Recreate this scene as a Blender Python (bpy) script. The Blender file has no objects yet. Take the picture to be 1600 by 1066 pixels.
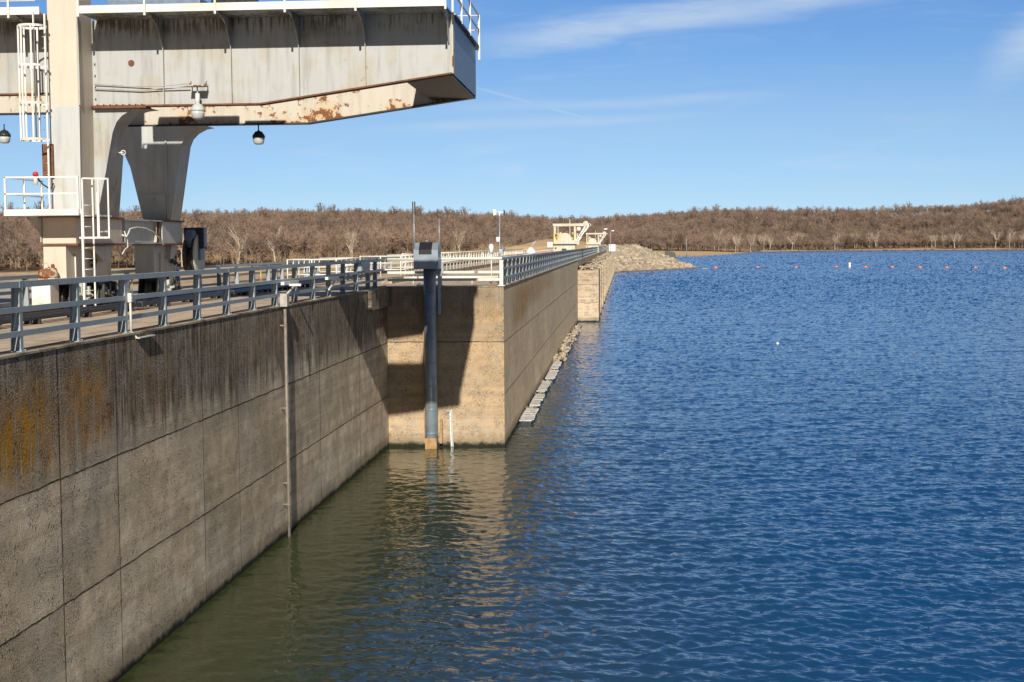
import bpy, bmesh, math, random
import numpy as np
from mathutils import Vector, Matrix

rng = np.random.default_rng(7)
random.seed(7)
R = math.radians
C = bpy.context.scene.collection

# ---------------------------------------------------------------- camera
EYE = 8.1
cam_d = bpy.data.cameras.new('camera')
cam = bpy.data.objects.new('camera', cam_d)
C.objects.link(cam)
cam_d.sensor_width = 36.0
cam_d.lens = 2250.0 / 1600.0 * 36.0
cam_d.clip_start = 0.2
cam_d.clip_end = 9000
YAW, PITCH, ROLL = 0.0779824, 0.0668315, 0.008
F = Vector((-math.sin(YAW) * math.cos(PITCH), math.cos(YAW) * math.cos(PITCH), -math.sin(PITCH)))
RT = F.cross(Vector((0, 0, 1))).normalized()
UP = RT.cross(F)
R2 = RT * math.cos(ROLL) - UP * math.sin(ROLL)
U2 = UP * math.cos(ROLL) + RT * math.sin(ROLL)
cam.matrix_world = Matrix(((R2.x, U2.x, -F.x, 0), (R2.y, U2.y, -F.y, 0), (R2.z, U2.z, -F.z, EYE), (0, 0, 0, 1)))
bpy.context.scene.camera = cam

# ---------------------------------------------------------------- light
SUN = Vector((-0.112, 1.0, -0.53)).normalized()      # the way the light travels
SUN_ELEV = math.asin(-SUN.z)
sun_d = bpy.data.lights.new('sun', 'SUN')
sun_d.energy = 5.0
sun_d.angle = R(0.5)
sun_d.color = (1.0, 0.93, 0.82)
sun = bpy.data.objects.new('sun', sun_d)
C.objects.link(sun)
sun.rotation_euler = SUN.to_track_quat('-Z', 'Y').to_euler()
sun.location = (0, -40, 60)

vs = bpy.context.scene.view_settings
vs.view_transform = 'Standard'
vs.look = 'None'
vs.gamma = 1.0
vs.exposure = 0.2


class NT:
    """tiny helper for writing node graphs"""
    def __init__(s, tree):
        s.t = tree
        tree.nodes.clear()

    def n(s, kind, **kw):
        nd = s.t.nodes.new(kind)
        for k, v in kw.items():
            setattr(nd, k, v)
        return nd

    def put(s, sock, v):
        if isinstance(v, bpy.types.NodeSocket):
            s.t.links.new(v, sock)
        elif v is not None:
            if hasattr(sock.default_value, '__len__') and not hasattr(v, '__len__'):
                v = (v, v, v)
            if hasattr(v, '__len__') and len(v) == 3 and len(sock.default_value) == 4:
                v = (*v, 1)
            sock.default_value = v

    def m(s, op, a, b=None, c=None, clamp=False):
        nd = s.n('ShaderNodeMath', operation=op, use_clamp=clamp)
        s.put(nd.inputs[0], a)
        if b is not None: s.put(nd.inputs[1], b)
        if c is not None: s.put(nd.inputs[2], c)
        return nd.outputs[0]

    def mix(s, f, a, b, blend='MIX'):
        nd = s.n('ShaderNodeMix', data_type='RGBA', blend_type=blend, clamp_factor=True)
        s.put(nd.inputs[0], f); s.put(nd.inputs[6], a); s.put(nd.inputs[7], b)
        return nd.outputs[2]

    def pos(s):
        if not hasattr(s, '_p'):
            s._p = s.n('ShaderNodeNewGeometry').outputs['Position']
        return s._p

    def obj(s):
        if not hasattr(s, '_o'):
            s._o = s.n('ShaderNodeTexCoord').outputs['Object']
        return s._o

    def xyz(s, v):
        nd = s.n('ShaderNodeSeparateXYZ'); s.put(nd.inputs[0], v)
        return nd.outputs

    def vec(s, x, y, z):
        nd = s.n('ShaderNodeCombineXYZ')
        s.put(nd.inputs[0], x); s.put(nd.inputs[1], y); s.put(nd.inputs[2], z)
        return nd.outputs[0]

    def sc(s, v, k):
        nd = s.n('ShaderNodeVectorMath', operation='MULTIPLY')
        s.put(nd.inputs[0], v); s.put(nd.inputs[1], k)
        return nd.outputs[0]

    def noise(s, v, scale=1.0, detail=4.0, rough=0.55, dist=0.0, lac=2.0):
        nd = s.n('ShaderNodeTexNoise')
        s.put(nd.inputs['Vector'], v)
        for k, x in (('Scale', scale), ('Detail', detail), ('Roughness', rough), ('Distortion', dist), ('Lacunarity', lac)):
            s.put(nd.inputs[k], x)
        return nd.outputs[0]

    def vor(s, v, scale=1.0, feature='F1', out=0, dims='3D'):
        nd = s.n('ShaderNodeTexVoronoi', feature=feature, voronoi_dimensions=dims)
        s.put(nd.inputs['Vector'], v); s.put(nd.inputs['Scale'], scale)
        return nd.outputs[out]

    def ramp(s, v, lo, hi, a=0.0, b=1.0):
        nd = s.n('ShaderNodeMapRange', interpolation_type='SMOOTHSTEP')
        s.put(nd.inputs[0], v)
        for i, x in ((1, lo), (2, hi), (3, a), (4, b)): s.put(nd.inputs[i], x)
        return nd.outputs[0]

    def bump(s, h, strength=0.5, dist=0.05, normal=None):
        nd = s.n('ShaderNodeBump')
        s.put(nd.inputs['Height'], h); s.put(nd.inputs['Strength'], strength); s.put(nd.inputs['Distance'], dist)
        if normal is not None: s.put(nd.inputs['Normal'], normal)
        return nd.outputs[0]

    def bsdf(s, color, rough=0.8, metal=0.0, normal=None, spec=None, out=True):
        nd = s.n('ShaderNodeBsdfPrincipled')
        s.put(nd.inputs['Base Color'], color); s.put(nd.inputs['Roughness'], rough)
        s.put(nd.inputs['Metallic'], metal)
        if spec is not None: s.put(nd.inputs['Specular IOR Level'], spec)
        if normal is not None: s.put(nd.inputs['Normal'], normal)
        if out:
            o = s.n('ShaderNodeOutputMaterial'); s.t.links.new(nd.outputs[0], o.inputs[0])
        return nd


# ---------------------------------------------------------------- sky
world = bpy.data.worlds.new('World')
bpy.context.scene.world = world
world.use_nodes = True
w = NT(world.node_tree)
sky = w.n('ShaderNodeTexSky', sky_type='NISHITA')
sky.sun_disc = False
sky.sun_elevation = SUN_ELEV
sky.sun_rotation = math.atan2(-SUN.x, -SUN.y)
sky.altitude = 200
sky.air_density = 1.0
sky.dust_density = 0.0
sky.ozone_density = 2.6
dirv = w.n('ShaderNodeTexCoord').outputs['Generated']
dx, dy, dz = w.xyz(dirv)
az = w.m('ARCTAN2', dx, dy)
el = w.m('ARCSINE', dz)
sp = w.vec(w.m('MULTIPLY', az, 9.0), w.m('MULTIPLY', el, 60.0), 0.0)
nz = w.noise(sp, 1.0, 7, 0.62, 0.9)
sp2 = w.vec(w.m('MULTIPLY', w.m('ADD', az, w.m('MULTIPLY', el, -0.8)), 30.0), w.m('MULTIPLY', el, 160.0), 3.3)
nz2 = w.noise(sp2, 1.0, 6, 0.65, 0.5)


def sky_band(a0, a1, e0, e1, width, soft=0.05):
    """a wispy streak between two directions of the sky"""
    k = (e1 - e0) / (a1 - a0)
    line = w.m('ADD', w.m('MULTIPLY', w.m('SUBTRACT', az, a0), k), e0)
    line = w.m('ADD', line, w.m('MULTIPLY', w.m('SUBTRACT', nz, 0.5), width * 1.4))
    d = w.m('ABSOLUTE', w.m('SUBTRACT', el, line))
    band = w.ramp(d, 0.0, width, 1.0, 0.0)
    ends = w.m('MULTIPLY', w.ramp(az, a0 - soft, a0 + soft), w.ramp(az, a1 - soft, a1 + soft, 1.0, 0.0))
    return w.m('MULTIPLY', band, ends)


wisps = w.m('ADD', 0.45, w.m('MULTIPLY', nz2, 0.95))
c1 = w.m('MULTIPLY', sky_band(-0.085, 0.24, 0.139, 0.176, 0.016, 0.05), w.m('MULTIPLY', wisps, 0.62))
c2 = w.m('MULTIPLY', sky_band(-0.11, 0.09, 0.094, 0.099, 0.006), w.m('MULTIPLY', wisps, 0.30))
c3 = w.m('MULTIPLY', sky_band(-0.16, 0.04, 0.080, 0.087, 0.006), w.m('MULTIPLY', wisps, 0.30))
c4 = w.m('MULTIPLY', sky_band(0.245, 0.33, 0.115, 0.165, 0.03, 0.02), w.m('MULTIPLY', wisps, 0.55))
c5 = w.m('MULTIPLY', sky_band(-0.10, -0.01, 0.107, 0.082, 0.0018, 0.012), 0.3)
veil = w.m('MULTIPLY', w.ramp(nz, 0.48, 0.75), w.ramp(el, 0.03, 0.14, 0.28, 0.12))
high = w.m('MULTIPLY', w.ramp(w.noise(w.sc(dirv, (3.0, 3.0, 9.0)), 1.0, 6, 0.6, 1.0), 0.5, 0.8), w.ramp(el, 0.3, 0.6, 0.0, 0.25))
cl = c1
for c in (c2, c3, c4, c5, veil, high):
    cl = w.m('MAXIMUM', cl, c)
grade = w.mix(w.ramp(el, 0.0, 0.045), (0.66, 1.00, 1.80), (0.69, 0.93, 1.46))
grade = w.mix(w.ramp(el, 0.04, 0.09), grade, (0.75, 0.93, 1.30))
grade = w.mix(w.ramp(el, 0.08, 0.15), grade, (0.62, 0.87, 1.28))
grade = w.mix(w.ramp(el, 0.16, 0.6), grade, (0.44, 0.68, 1.08))
skyc = w.mix(1.0, w.mix(1.0, sky.outputs[0], grade, 'MULTIPLY'), w.mix(w.ramp(dy, -0.35, 0.25), (0.34, 0.34, 0.34), (1.0, 1.0, 1.0)), 'MULTIPLY')
bgc = w.mix(cl, skyc, (8.6, 10.2, 12.2))
# unseen pale cloud right of the frame, added to brighten the lake-side walls
fill_cloud = w.m('MULTIPLY', w.ramp(dx, 0.42, 0.75), w.ramp(w.noise(w.sc(dirv, (2.0, 2.0, 7.0)), 1.0, 6, 0.6, 0.8), 0.30, 0.62, 0.45, 1.0))
fill_cloud = w.m('MULTIPLY', fill_cloud, w.ramp(el, -0.02, 0.05))
bgc = w.mix(fill_cloud, bgc, (6.6, 6.2, 5.7))
bg = w.n('ShaderNodeBackground')
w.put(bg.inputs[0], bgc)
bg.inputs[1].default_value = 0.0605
wo = w.n('ShaderNodeOutputWorld')
w.t.links.new(bg.outputs[0], wo.inputs[0])


# ---------------------------------------------------------------- object helpers
def tag(o, label=None, cat=None, group=None, kind=None):
    if label: o['label'] = label
    if cat: o['category'] = cat
    if group: o['group'] = group
    if kind: o['kind'] = kind
    return o


def thing(name, label, cat, loc=(0, 0, 0), group=None):
    o = bpy.data.objects.new(name, None)
    C.objects.link(o)
    o.location = loc
    o.empty_display_size = 0.3
    return tag(o, label, cat, group)


def copy_tree(o, parent=None):
    c = o.copy()
    C.objects.link(c)
    c.parent = parent
    for ch in list(o.children):
        copy_tree(ch, c)
    return c


class MB:
    """collects boxes, bars, tubes and plates, then links them as ONE mesh"""
    def __init__(s):
        s.v = []; s.f = []; s.sm = []

    def add(s, vs, fs, smooth=False):
        b = len(s.v)
        s.v += [tuple(map(float, p)) for p in vs]
        s.f += [tuple(b + i for i in f) for f in fs]
        s.sm += [smooth] * len(fs)
        return s

    def box(s, x0, x1, y0, y1, z0, z1):
        if x0 > x1: x0, x1 = x1, x0
        if y0 > y1: y0, y1 = y1, y0
        if z0 > z1: z0, z1 = z1, z0
        vs = [(x0, y0, z0), (x1, y0, z0), (x1, y1, z0), (x0, y1, z0), (x0, y0, z1), (x1, y0, z1), (x1, y1, z1), (x0, y1, z1)]
        return s.add(vs, [(0, 3, 2, 1), (4, 5, 6, 7), (0, 1, 5, 4), (1, 2, 6, 5), (2, 3, 7, 6), (3, 0, 4, 7)])

    def bbox(s, x0, x1, y0, y1, z0, z1, b=0.02):
        bm = bmesh.new()
        bmesh.ops.create_cube(bm, size=1)
        for v in bm.verts:
            v.co = Vector((x0 + (v.co.x + .5) * (x1 - x0), y0 + (v.co.y + .5) * (y1 - y0), z0 + (v.co.z + .5) * (z1 - z0)))
        bmesh.ops.bevel(bm, geom=bm.edges[:], offset=b, segments=2, affect='EDGES', profile=0.7)
        bm.verts.index_update()
        s.add([v.co[:] for v in bm.verts], [[v.index for v in f.verts] for f in bm.faces])
        bm.free()
        return s

    def prism(s, pts, axis, a0, a1, smooth=False):
        """2-D outline extruded along an axis. axis 'y': pts=(x,z); 'x': (y,z); 'z': (x,y)"""
        def mk(p, a):
            return {'y': (p[0], a, p[1]), 'x': (a, p[0], p[1]), 'z': (p[0], p[1], a)}[axis]
        n = len(pts)
        vs = [mk(p, a0) for p in pts] + [mk(p, a1) for p in pts]
        fs = [tuple(range(n)), tuple(range(2 * n - 1, n - 1, -1))]
        fs += [(i, i + n, (i + 1) % n + n, (i + 1) % n) for i in range(n)]
        return s.add(vs, fs)

    def tube(s, pts, r, n=8, caps=True, smooth=True):
        pts = [Vector(p) for p in pts]
        rs = r if hasattr(r, '__len__') else [r] * len(pts)
        vs = []; fs = []
        prev = None
        for i, p in enumerate(pts):
            d = (pts[min(i + 1, len(pts) - 1)] - pts[max(i - 1, 0)]).normalized()
            if prev is None:
                a = d.cross(Vector((0, 0, 1)))
                if a.length < 1e-3: a = d.cross(Vector((0, 1, 0)))
            else:
                a = prev - d * prev.dot(d)
            a.normalize(); prev = a
            b = d.cross(a)
            for k in range(n):
                t = 2 * math.pi * k / n
                vs.append(p + (a * math.cos(t) + b * math.sin(t)) * rs[i])
        for i in range(len(pts) - 1):
            for k in range(n):
                fs.append((i * n + k, i * n + (k + 1) % n, (i + 1) * n + (k + 1) % n, (i + 1) * n + k))
        s.add(vs, fs, smooth)
        if caps:
            b = len(s.v) - len(vs)
            s.f += [tuple(b + k for k in range(n - 1, -1, -1)), tuple(b + (len(pts) - 1) * n + k for k in range(n))]
            s.sm += [False, False]
        return s

    def lathe(s, c, prof, n=16, axis='z', smooth=True):
        """prof = [(r, h)...] around an axis through c"""
        vs = []; fs = []
        for r, h in prof:
            for k in range(n):
                t = 2 * math.pi * k / n
                a, b = r * math.cos(t), r * math.sin(t)
                q = {'z': (a, b, h), 'x': (h, a, b), 'y': (b, h, a)}[axis]
                vs.append((c[0] + q[0], c[1] + q[1], c[2] + q[2]))
        for i in range(len(prof) - 1):
            for k in range(n):
                fs.append((i * n + k, i * n + (k + 1) % n, (i + 1) * n + (k + 1) % n, (i + 1) * n + k))
        s.add(vs, fs, smooth)
        b = len(s.v) - len(vs)
        s.f += [tuple(b + k for k in range(n - 1, -1, -1)), tuple(b + (len(prof) - 1) * n + k for k in range(n))]
        s.sm += [False, False]
        return s

    def bar(s, a, b, w_, h_=None):
        """square bar between two points"""
        a = Vector(a); b = Vector(b); h_ = h_ or w_
        d = (b - a).normalized()
        u = d.cross(Vector((0, 0, 1)))
        if u.length < 1e-3: u = Vector((1, 0, 0))
        u.normalize(); v = u.cross(d)
        u = u * w_ / 2; v = v * h_ / 2
        vs = [a - u - v, a + u - v, a + u + v, a - u + v, b - u - v, b + u - v, b + u + v, b - u + v]
        return s.add(vs, [(0, 3, 2, 1), (4, 5, 6, 7), (0, 1, 5, 4), (1, 2, 6, 5), (2, 3, 7, 6), (3, 0, 4, 7)])

    def build(s, name, mat, parent=None, origin=None):
        """vertices are in world metres; the origin is the parent's place (or `origin`)"""
        off = Vector((0, 0, 0))
        if parent is not None:
            p = parent
            while p is not None:
                off += Vector(p.location); p = p.parent
        if origin is not None and parent is None: off = Vector(origin)
        me = bpy.data.meshes.new(name)
        me.from_pydata([(a - off.x, b - off.y, c - off.z) for a, b, c in s.v], [], s.f)
        me.polygons.foreach_set('use_smooth', s.sm)
        bm = bmesh.new(); bm.from_mesh(me)
        bmesh.ops.recalc_face_normals(bm, faces=bm.faces)
        bm.to_mesh(me); bm.free()
        for m_ in (mat if isinstance(mat, (list, tuple)) else [mat]): me.materials.append(m_)
        o = bpy.data.objects.new(name, me)
        C.objects.link(o)
        if parent is not None: o.parent = parent
        elif origin is not None: o.location = origin
        return o


def fast_mesh(name, verts, faces, mat, smooth=False, attr=None):
    """numpy arrays straight into a mesh; faces all have the same number of corners"""
    me = bpy.data.meshes.new(name)
    k = faces.shape[1]
    me.vertices.add(len(verts)); me.vertices.foreach_set('co', verts.astype(np.float32).ravel())
    me.loops.add(faces.size); me.loops.foreach_set('vertex_index', faces.astype(np.int32).ravel())
    me.polygons.add(len(faces))
    me.polygons.foreach_set('loop_start', np.arange(0, faces.size, k, dtype=np.int32))
    me.polygons.foreach_set('use_smooth', np.full(len(faces), smooth))
    if attr is not None:
        a = me.attributes.new('tint', 'FLOAT', 'POINT'); a.data.foreach_set('value', attr.astype(np.float32))
    me.update(calc_edges=True)
    me.materials.append(mat)
    o = bpy.data.objects.new(name, me)
    C.objects.link(o)
    return o


def material(name):
    m_ = bpy.data.materials.new(name)
    m_.use_nodes = True
    return m_, NT(m_.node_tree)


# ---------------------------------------------------------------- materials
def concrete(name, axis, lifts, verts_, low=(0.36, 0.33, 0.29), dark=(0.115, 0.10, 0.085), dark_above=4.2, dark_amt=1.0,
             stains=(), speck=1.0, bands=0.3, pit=1.0, tan=(0.40, 0.33, 0.24), bump_d=0.05, grime=1.0, jamt=0.85, tvar=0.12):
    m_, t = material(name)
    p = t.pos(); x, y, z = t.xyz(p)
    u = y if axis == 'y' else x
    big = t.noise(p, 0.55, 4, 0.6)
    med = t.noise(p, 3.0, 5, 0.65)
    fine = t.noise(p, 28.0, 3, 0.6)
    streak = t.noise(t.vec(t.m('MULTIPLY', u, 2.6), 0.0, t.m('MULTIPLY', z, 0.16)), 1.0, 5, 0.65)
    streak2 = t.noise(t.vec(t.m('MULTIPLY', u, 8.0), 4.0, t.m('MULTIPLY', z, 0.35)), 1.0, 3, 0.6)
    hband = t.noise(t.vec(t.m('MULTIPLY', u, 0.10), 7.0, t.m('MULTIPLY', z, 3.6)), 1.0, 4, 0.6)
    col = t.mix(t.ramp(big, 0.35, 0.65), low, tan)
    col = t.mix(t.m('MULTIPLY', t.ramp(hband, 0.4, 0.62), bands), col, t.mix(0.5, tan, (0.20, 0.17, 0.13)))
    col = t.mix(t.m('MULTIPLY', t.ramp(med, 0.45, 0.7), 0.45 * grime), col, (0.17, 0.155, 0.135))
    # dark weathered upper lift, running down in streaks
    lim = t.m('ADD', dark_above, t.m('MULTIPLY', t.m('SUBTRACT', streak, 0.5), 3.2))
    up = t.m('MULTIPLY', t.ramp(t.m('SUBTRACT', z, lim), -0.25, 0.5), t.m('MULTIPLY', t.ramp(streak2, 0.32, 0.58, 0.45, 1.0), dark_amt))
    col = t.mix(up, col, t.mix(t.ramp(med, 0.38, 0.75), dark, t.mix(0.70, low, dark)))
    tip = t.m('MULTIPLY', t.ramp(streak2, 0.58, 0.72), t.ramp(z, dark_above - 2.0, dark_above + 1.5, 0.0, 0.55))
    col = t.mix(t.m('MULTIPLY', tip, dark_amt), col, (0.25, 0.12, 0.045))
    for (u0, u1, z0, z1, amt, sc_) in stains:
        us = (u1 - u0) * 0.28; zs = (z1 - z0) * 0.35
        k = t.m('MULTIPLY', t.ramp(u, u0 - us, u0 + us), t.ramp(u, u1 - us, u1 + us, 1.0, 0.0))
        k = t.m('MULTIPLY', k, t.m('MULTIPLY', t.ramp(z, z0 - zs * .3, z0 + zs), t.ramp(z, z1 - zs, z1 + zs, 1.0, 0.0)))
        k = t.m('MULTIPLY', k, t.ramp(t.m('ADD', t.m('MULTIPLY', streak2, 0.72), t.m('MULTIPLY', med, 0.28)), 0.38, 0.54))
        col = t.mix(t.m('MULTIPLY', k, amt), col, t.mix(t.ramp(fine, 0.35, 0.65), sc_, (sc_[0] * .55, sc_[1] * .5, sc_[2] * .6)))
    # exposed pale aggregate and small dark pits
    uv = t.vec(u, z, 0.0)
    cell = t.vor(uv, 15.0, dims='2D')
    cell2 = t.vor(uv, 36.0, dims='2D')
    patch = t.ramp(t.noise(p, 1.1, 4, 0.65), 0.40, 0.62)
    agg = t.m('MAXIMUM', t.ramp(cell, 0.10, 0.24, 1.0, 0.0), t.ramp(cell2, 0.15, 0.35, 0.8, 0.0))
    agg = t.m('MULTIPLY', agg, t.m('MULTIPLY', patch, min(1.0, 0.85 * speck)))
    col = t.mix(agg, col, (0.86, 0.82, 0.75))
    pits = t.ramp(t.vor(t.sc(uv, (1.0, 0.8, 1.0)), 4.5, dims='2D'), 0.06, 0.12, 1.0, 0.0)
    pits = t.m('MAXIMUM', pits, t.ramp(t.vor(uv, 19.0, dims='2D'), 0.12, 0.25, 0.8, 0.0))
    pits = t.m('MULTIPLY', pits, t.ramp(t.noise(p, 1.7, 3, 0.6), 0.46, 0.58))
    col = t.mix(t.m('MULTIPLY', pits, 0.8 * pit), col, (0.035, 0.03, 0.025))
    col = t.mix(t.m('MULTIPLY', t.ramp(fine, 0.5, 0.75), 0.35 * grime), col, (0.10, 0.09, 0.08))
    # every poured panel dried to its own tone
    pid = 0.0
    for ui, _w in verts_: pid = t.m('ADD', pid, t.m('GREATER_THAN', u, ui))
    for zi in lifts: pid = t.m('ADD', pid, t.m('MULTIPLY', t.m('GREATER_THAN', z, zi), 17.3))
    wn = t.n('ShaderNodeTexWhiteNoise', noise_dimensions='1D'); t.put(wn.inputs['W'], pid)
    tone = t.ramp(wn.outputs[0], 0.0, 1.0, 1.0 - tvar, 1.0 + tvar * 0.7)
    col = t.mix(1.0, col, t.vec(tone, tone, tone), 'MULTIPLY')
    # joints: real recesses drawn by bump and grime
    wob = t.m('MULTIPLY', t.m('SUBTRACT', t.noise(p, 1.7, 5, 0.75), 0.5), 0.10)
    jt = None
    for zi in lifts:
        d = t.m('ABSOLUTE', t.m('ADD', t.m('SUBTRACT', z, zi), wob))
        k = t.ramp(d, 0.004, 0.020, 1.0, 0.0)
        jt = k if jt is None else t.m('MAXIMUM', jt, k)
    wob2 = t.m('MULTIPLY', t.m('SUBTRACT', t.noise(p, 2.0, 3, 0.6), 0.5), 0.03)
    for ui, wd in verts_:
        d = t.m('ABSOLUTE', t.m('ADD', t.m('SUBTRACT', u, ui), wob2))
        k = t.ramp(d, wd * 0.4, wd * 1.1, 1.0, 0.0)
        jt = k if jt is None else t.m('MAXIMUM', jt, k)
    if jt is not None:
        jt = t.m('MULTIPLY', jt, t.ramp(t.noise(p, 2.5, 2, 0.5), 0.25, 0.5, 0.35, 1.0))
        col = t.mix(t.m('MULTIPLY', jt, jamt), col, (0.035, 0.03, 0.026))
    tide = t.m('MULTIPLY', t.ramp(t.m('ADD', z, t.m('MULTIPLY', t.m('SUBTRACT', big, 0.5), 1.2)), 0.9, 1.5, 1.0, 0.0), t.ramp(t.noise(p, 6.0, 4, 0.7), 0.42, 0.62))
    col = t.mix(t.m('MULTIPLY', tide, 0.5 * speck), col, (0.62, 0.58, 0.52))
    drip = t.m('MULTIPLY', t.ramp(t.noise(t.vec(t.m('MULTIPLY', u, 5.0), 9.0, t.m('MULTIPLY', z, 0.12)), 1.0, 2, 0.5), 0.66, 0.72), t.ramp(med, 0.4, 0.6))
    col = t.mix(t.m('MULTIPLY', drip, 0.55 * grime), col, (0.62, 0.60, 0.55))
    # dark algae at the water line
    wl = t.ramp(t.m('ADD', z, t.m('MULTIPLY', t.m('SUBTRACT', med, 0.5), 0.34)), 0.05, 0.24, 1.0, 0.0)
    damp = t.ramp(t.m('ADD', z, t.m('MULTIPLY', t.m('SUBTRACT', med, 0.5), 0.6)), 0.25, 0.62, 0.5, 0.0)
    col = t.mix(damp, col, (0.16, 0.13, 0.075))
    col = t.mix(wl, col, (0.022, 0.024, 0.018))
    h = t.m('ADD', t.m('MULTIPLY', med, 0.5), t.m('MULTIPLY', fine, 0.35))
    h = t.m('ADD', h, t.m('MULTIPLY', agg, 0.25))
    h = t.m('SUBTRACT', h, t.m('MULTIPLY', pits, 0.8))
    if jt is not None: h = t.m('SUBTRACT', h, t.m('MULTIPLY', jt, 1.2))
    n_ = t.bump(h, 1.0, bump_d)
    t.bsdf(col, 0.92, normal=n_, spec=0.2)
    return m_


def paint(name, base=(0.74, 0.72, 0.66), rust=0.35, grime=0.35, rough=0.5, warm=None, rlim=0.62, mould=False):
    """old white or grey paint with grime runs and rust"""
    m_, t = material(name)
    p = t.pos(); x, y, z = t.xyz(p)
    n1 = t.noise(p, 0.9, 4, 0.6)
    n2 = t.noise(p, 5.0, 5, 0.65)
    st = t.noise(t.vec(t.m('MULTIPLY', x, 5.0), t.m('MULTIPLY', y, 5.0), t.m('MULTIPLY', z, 0.5)), 1.0, 5, 0.6)
    st2 = t.noise(t.vec(t.m('MULTIPLY', x, 11.0), t.m('MULTIPLY', y, 11.0), t.m('MULTIPLY', z, 0.8)), 1.0, 5, 0.6)
    warm = warm or (base[0] * 0.95, base[1] * 0.84, base[2] * 0.68)
    col = t.mix(t.m('MULTIPLY', t.ramp(n1, 0.45, 0.62), 0.7), base, warm)
    col = t.mix(t.m('MULTIPLY', t.ramp(st, 0.45, 0.72), grime), col, (base[0] * .45, base[1] * .45, base[2] * .43))
    col = t.mix(t.m('MULTIPLY', t.ramp(st2, 0.55, 0.75), rust * 0.5), col, (0.42, 0.22, 0.09))
    if mould:
        mo_ = t.m('MULTIPLY', t.ramp(z, 13.35, 13.9), t.ramp(t.m('ADD', t.m('MULTIPLY', st2, 0.6), t.m('MULTIPLY', n1, 0.4)), 0.47, 0.56))
        col = t.mix(t.m('MULTIPLY', mo_, 0.8), col, (0.05, 0.055, 0.03))
        col = t.mix(t.m('MULTIPLY', t.ramp(t.noise(p, 13.0, 4, 0.7), 0.60, 0.70), 0.5), col, (0.28, 0.27, 0.25))
    rs = t.m('MULTIPLY', t.ramp(t.m('ADD', t.m('MULTIPLY', n2, 0.55), t.m('MULTIPLY', n1, 0.45)), rlim - 0.04, rlim), min(1.0, rust * 2))
    col = t.mix(rs, col, (0.20, 0.075, 0.03))
    n_ = t.bump(t.m('ADD', n2, t.m('MULTIPLY', rs, 0.6)), 0.25, 0.01)
    t.bsdf(col, t.m('ADD', rough, t.m('MULTIPLY', rs, 0.35)), normal=n_, spec=0.4)
    return m_


def plain(name, col, rough=0.6, metal=0.0, var=0.25, scale=6.0, bump=0.2):
    m_, t = material(name)
    n_ = t.noise(t.pos(), scale, 5, 0.6)
    c = t.mix(t.ramp(n_, 0.3, 0.75), col, tuple(v * (1 - var) for v in col))
    t.bsdf(c, rough, metal, t.bump(n_, bump, 0.01))
    return m_


def galvanised(name, base=(0.36, 0.40, 0.42)):
    m_, t = material(name)
    p = t.pos()
    n1 = t.noise(p, 2.0, 4, 0.6); n2 = t.noise(p, 22.0, 3, 0.6)
    c = t.mix(t.ramp(n1, 0.35, 0.7), base, tuple(v * 0.72 for v in base))
    c = t.mix(t.m('MULTIPLY', t.ramp(n2, 0.58, 0.72), 0.35), c, (0.50, 0.52, 0.52))
    c = t.mix(t.m('MULTIPLY', t.ramp(t.noise(p, 1.1, 5, 0.7), 0.62, 0.68), 0.5), c, (0.25, 0.15, 0.08))
    t.bsdf(c, 0.42, 0.35, t.bump(n2, 0.1, 0.004))
    return m_


NEAR_LIFTS = (4.2, 2.05)
M_NEAR = concrete('near_wall_concrete', 'y', NEAR_LIFTS,
                  [(23.45, 0.03), (26.2, 0.022), (31.7, 0.02), (34.7, 0.018), (44.25, 0.03), (18.5, 0.03), (51.0, 0.02)],
                  low=(0.78, 0.65, 0.50), tan=(0.68, 0.52, 0.35), dark=(0.075, 0.055, 0.036), dark_above=4.45,
                  stains=[(21.0, 23.3, 4.2, 5.8, 1.0, (0.62, 0.32, 0.03)), (23.6, 25.8, 4.3, 6.0, 0.85, (0.60, 0.29, 0.05)),
                          (27.0, 29.5, 4.5, 6.0, 0.5, (0.32, 0.17, 0.05)), (32.0, 42.0, 5.0, 6.3, 0.4, (0.30, 0.17, 0.06)), (44.0, 50.0, 4.6, 6.2, 0.4, (0.30, 0.17, 0.07))],
                  speck=1.15, bump_d=0.16, grime=0.45, pit=0.6, bands=0.55)
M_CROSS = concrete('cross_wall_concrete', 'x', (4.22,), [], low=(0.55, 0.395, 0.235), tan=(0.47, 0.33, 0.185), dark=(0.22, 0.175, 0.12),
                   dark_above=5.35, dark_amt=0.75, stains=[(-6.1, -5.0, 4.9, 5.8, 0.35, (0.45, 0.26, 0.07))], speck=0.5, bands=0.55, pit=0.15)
M_WALL2 = concrete('far_wall_concrete', 'y', (4.2, 2.1), [(68.4, .03), (76, .02), (84, .03), (92, .02), (100, .03), (109, .02), (118, .03), (128, .03), (138, .03)],
                   low=(0.92, 0.73, 0.48), tan=(0.84, 0.64, 0.40), dark=(0.70, 0.56, 0.38), dark_above=4.6, dark_amt=0.55,
                   stains=[(62, 71, 4.3, 6.2, 0.85, (0.62, 0.34, 0.10)), (68, 84, 4.9, 6.4, 0.75, (0.62, 0.36, 0.12)), (84, 96, 5.2, 6.4, 0.5, (0.62, 0.38, 0.14))], speck=0.3, bands=0.15, pit=0.05, bump_d=0.22, grime=0.10, jamt=0.6, tvar=0.06)
M_PIER = concrete('pier_concrete', 'y', (3.9, 2.0), [], low=(0.62, 0.50, 0.35), tan=(0.54, 0.42, 0.28), dark=(0.30, 0.26, 0.20),
                  dark_above=5.6, dark_amt=0.4, speck=0.3, bands=0.4, pit=0.3)

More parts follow.
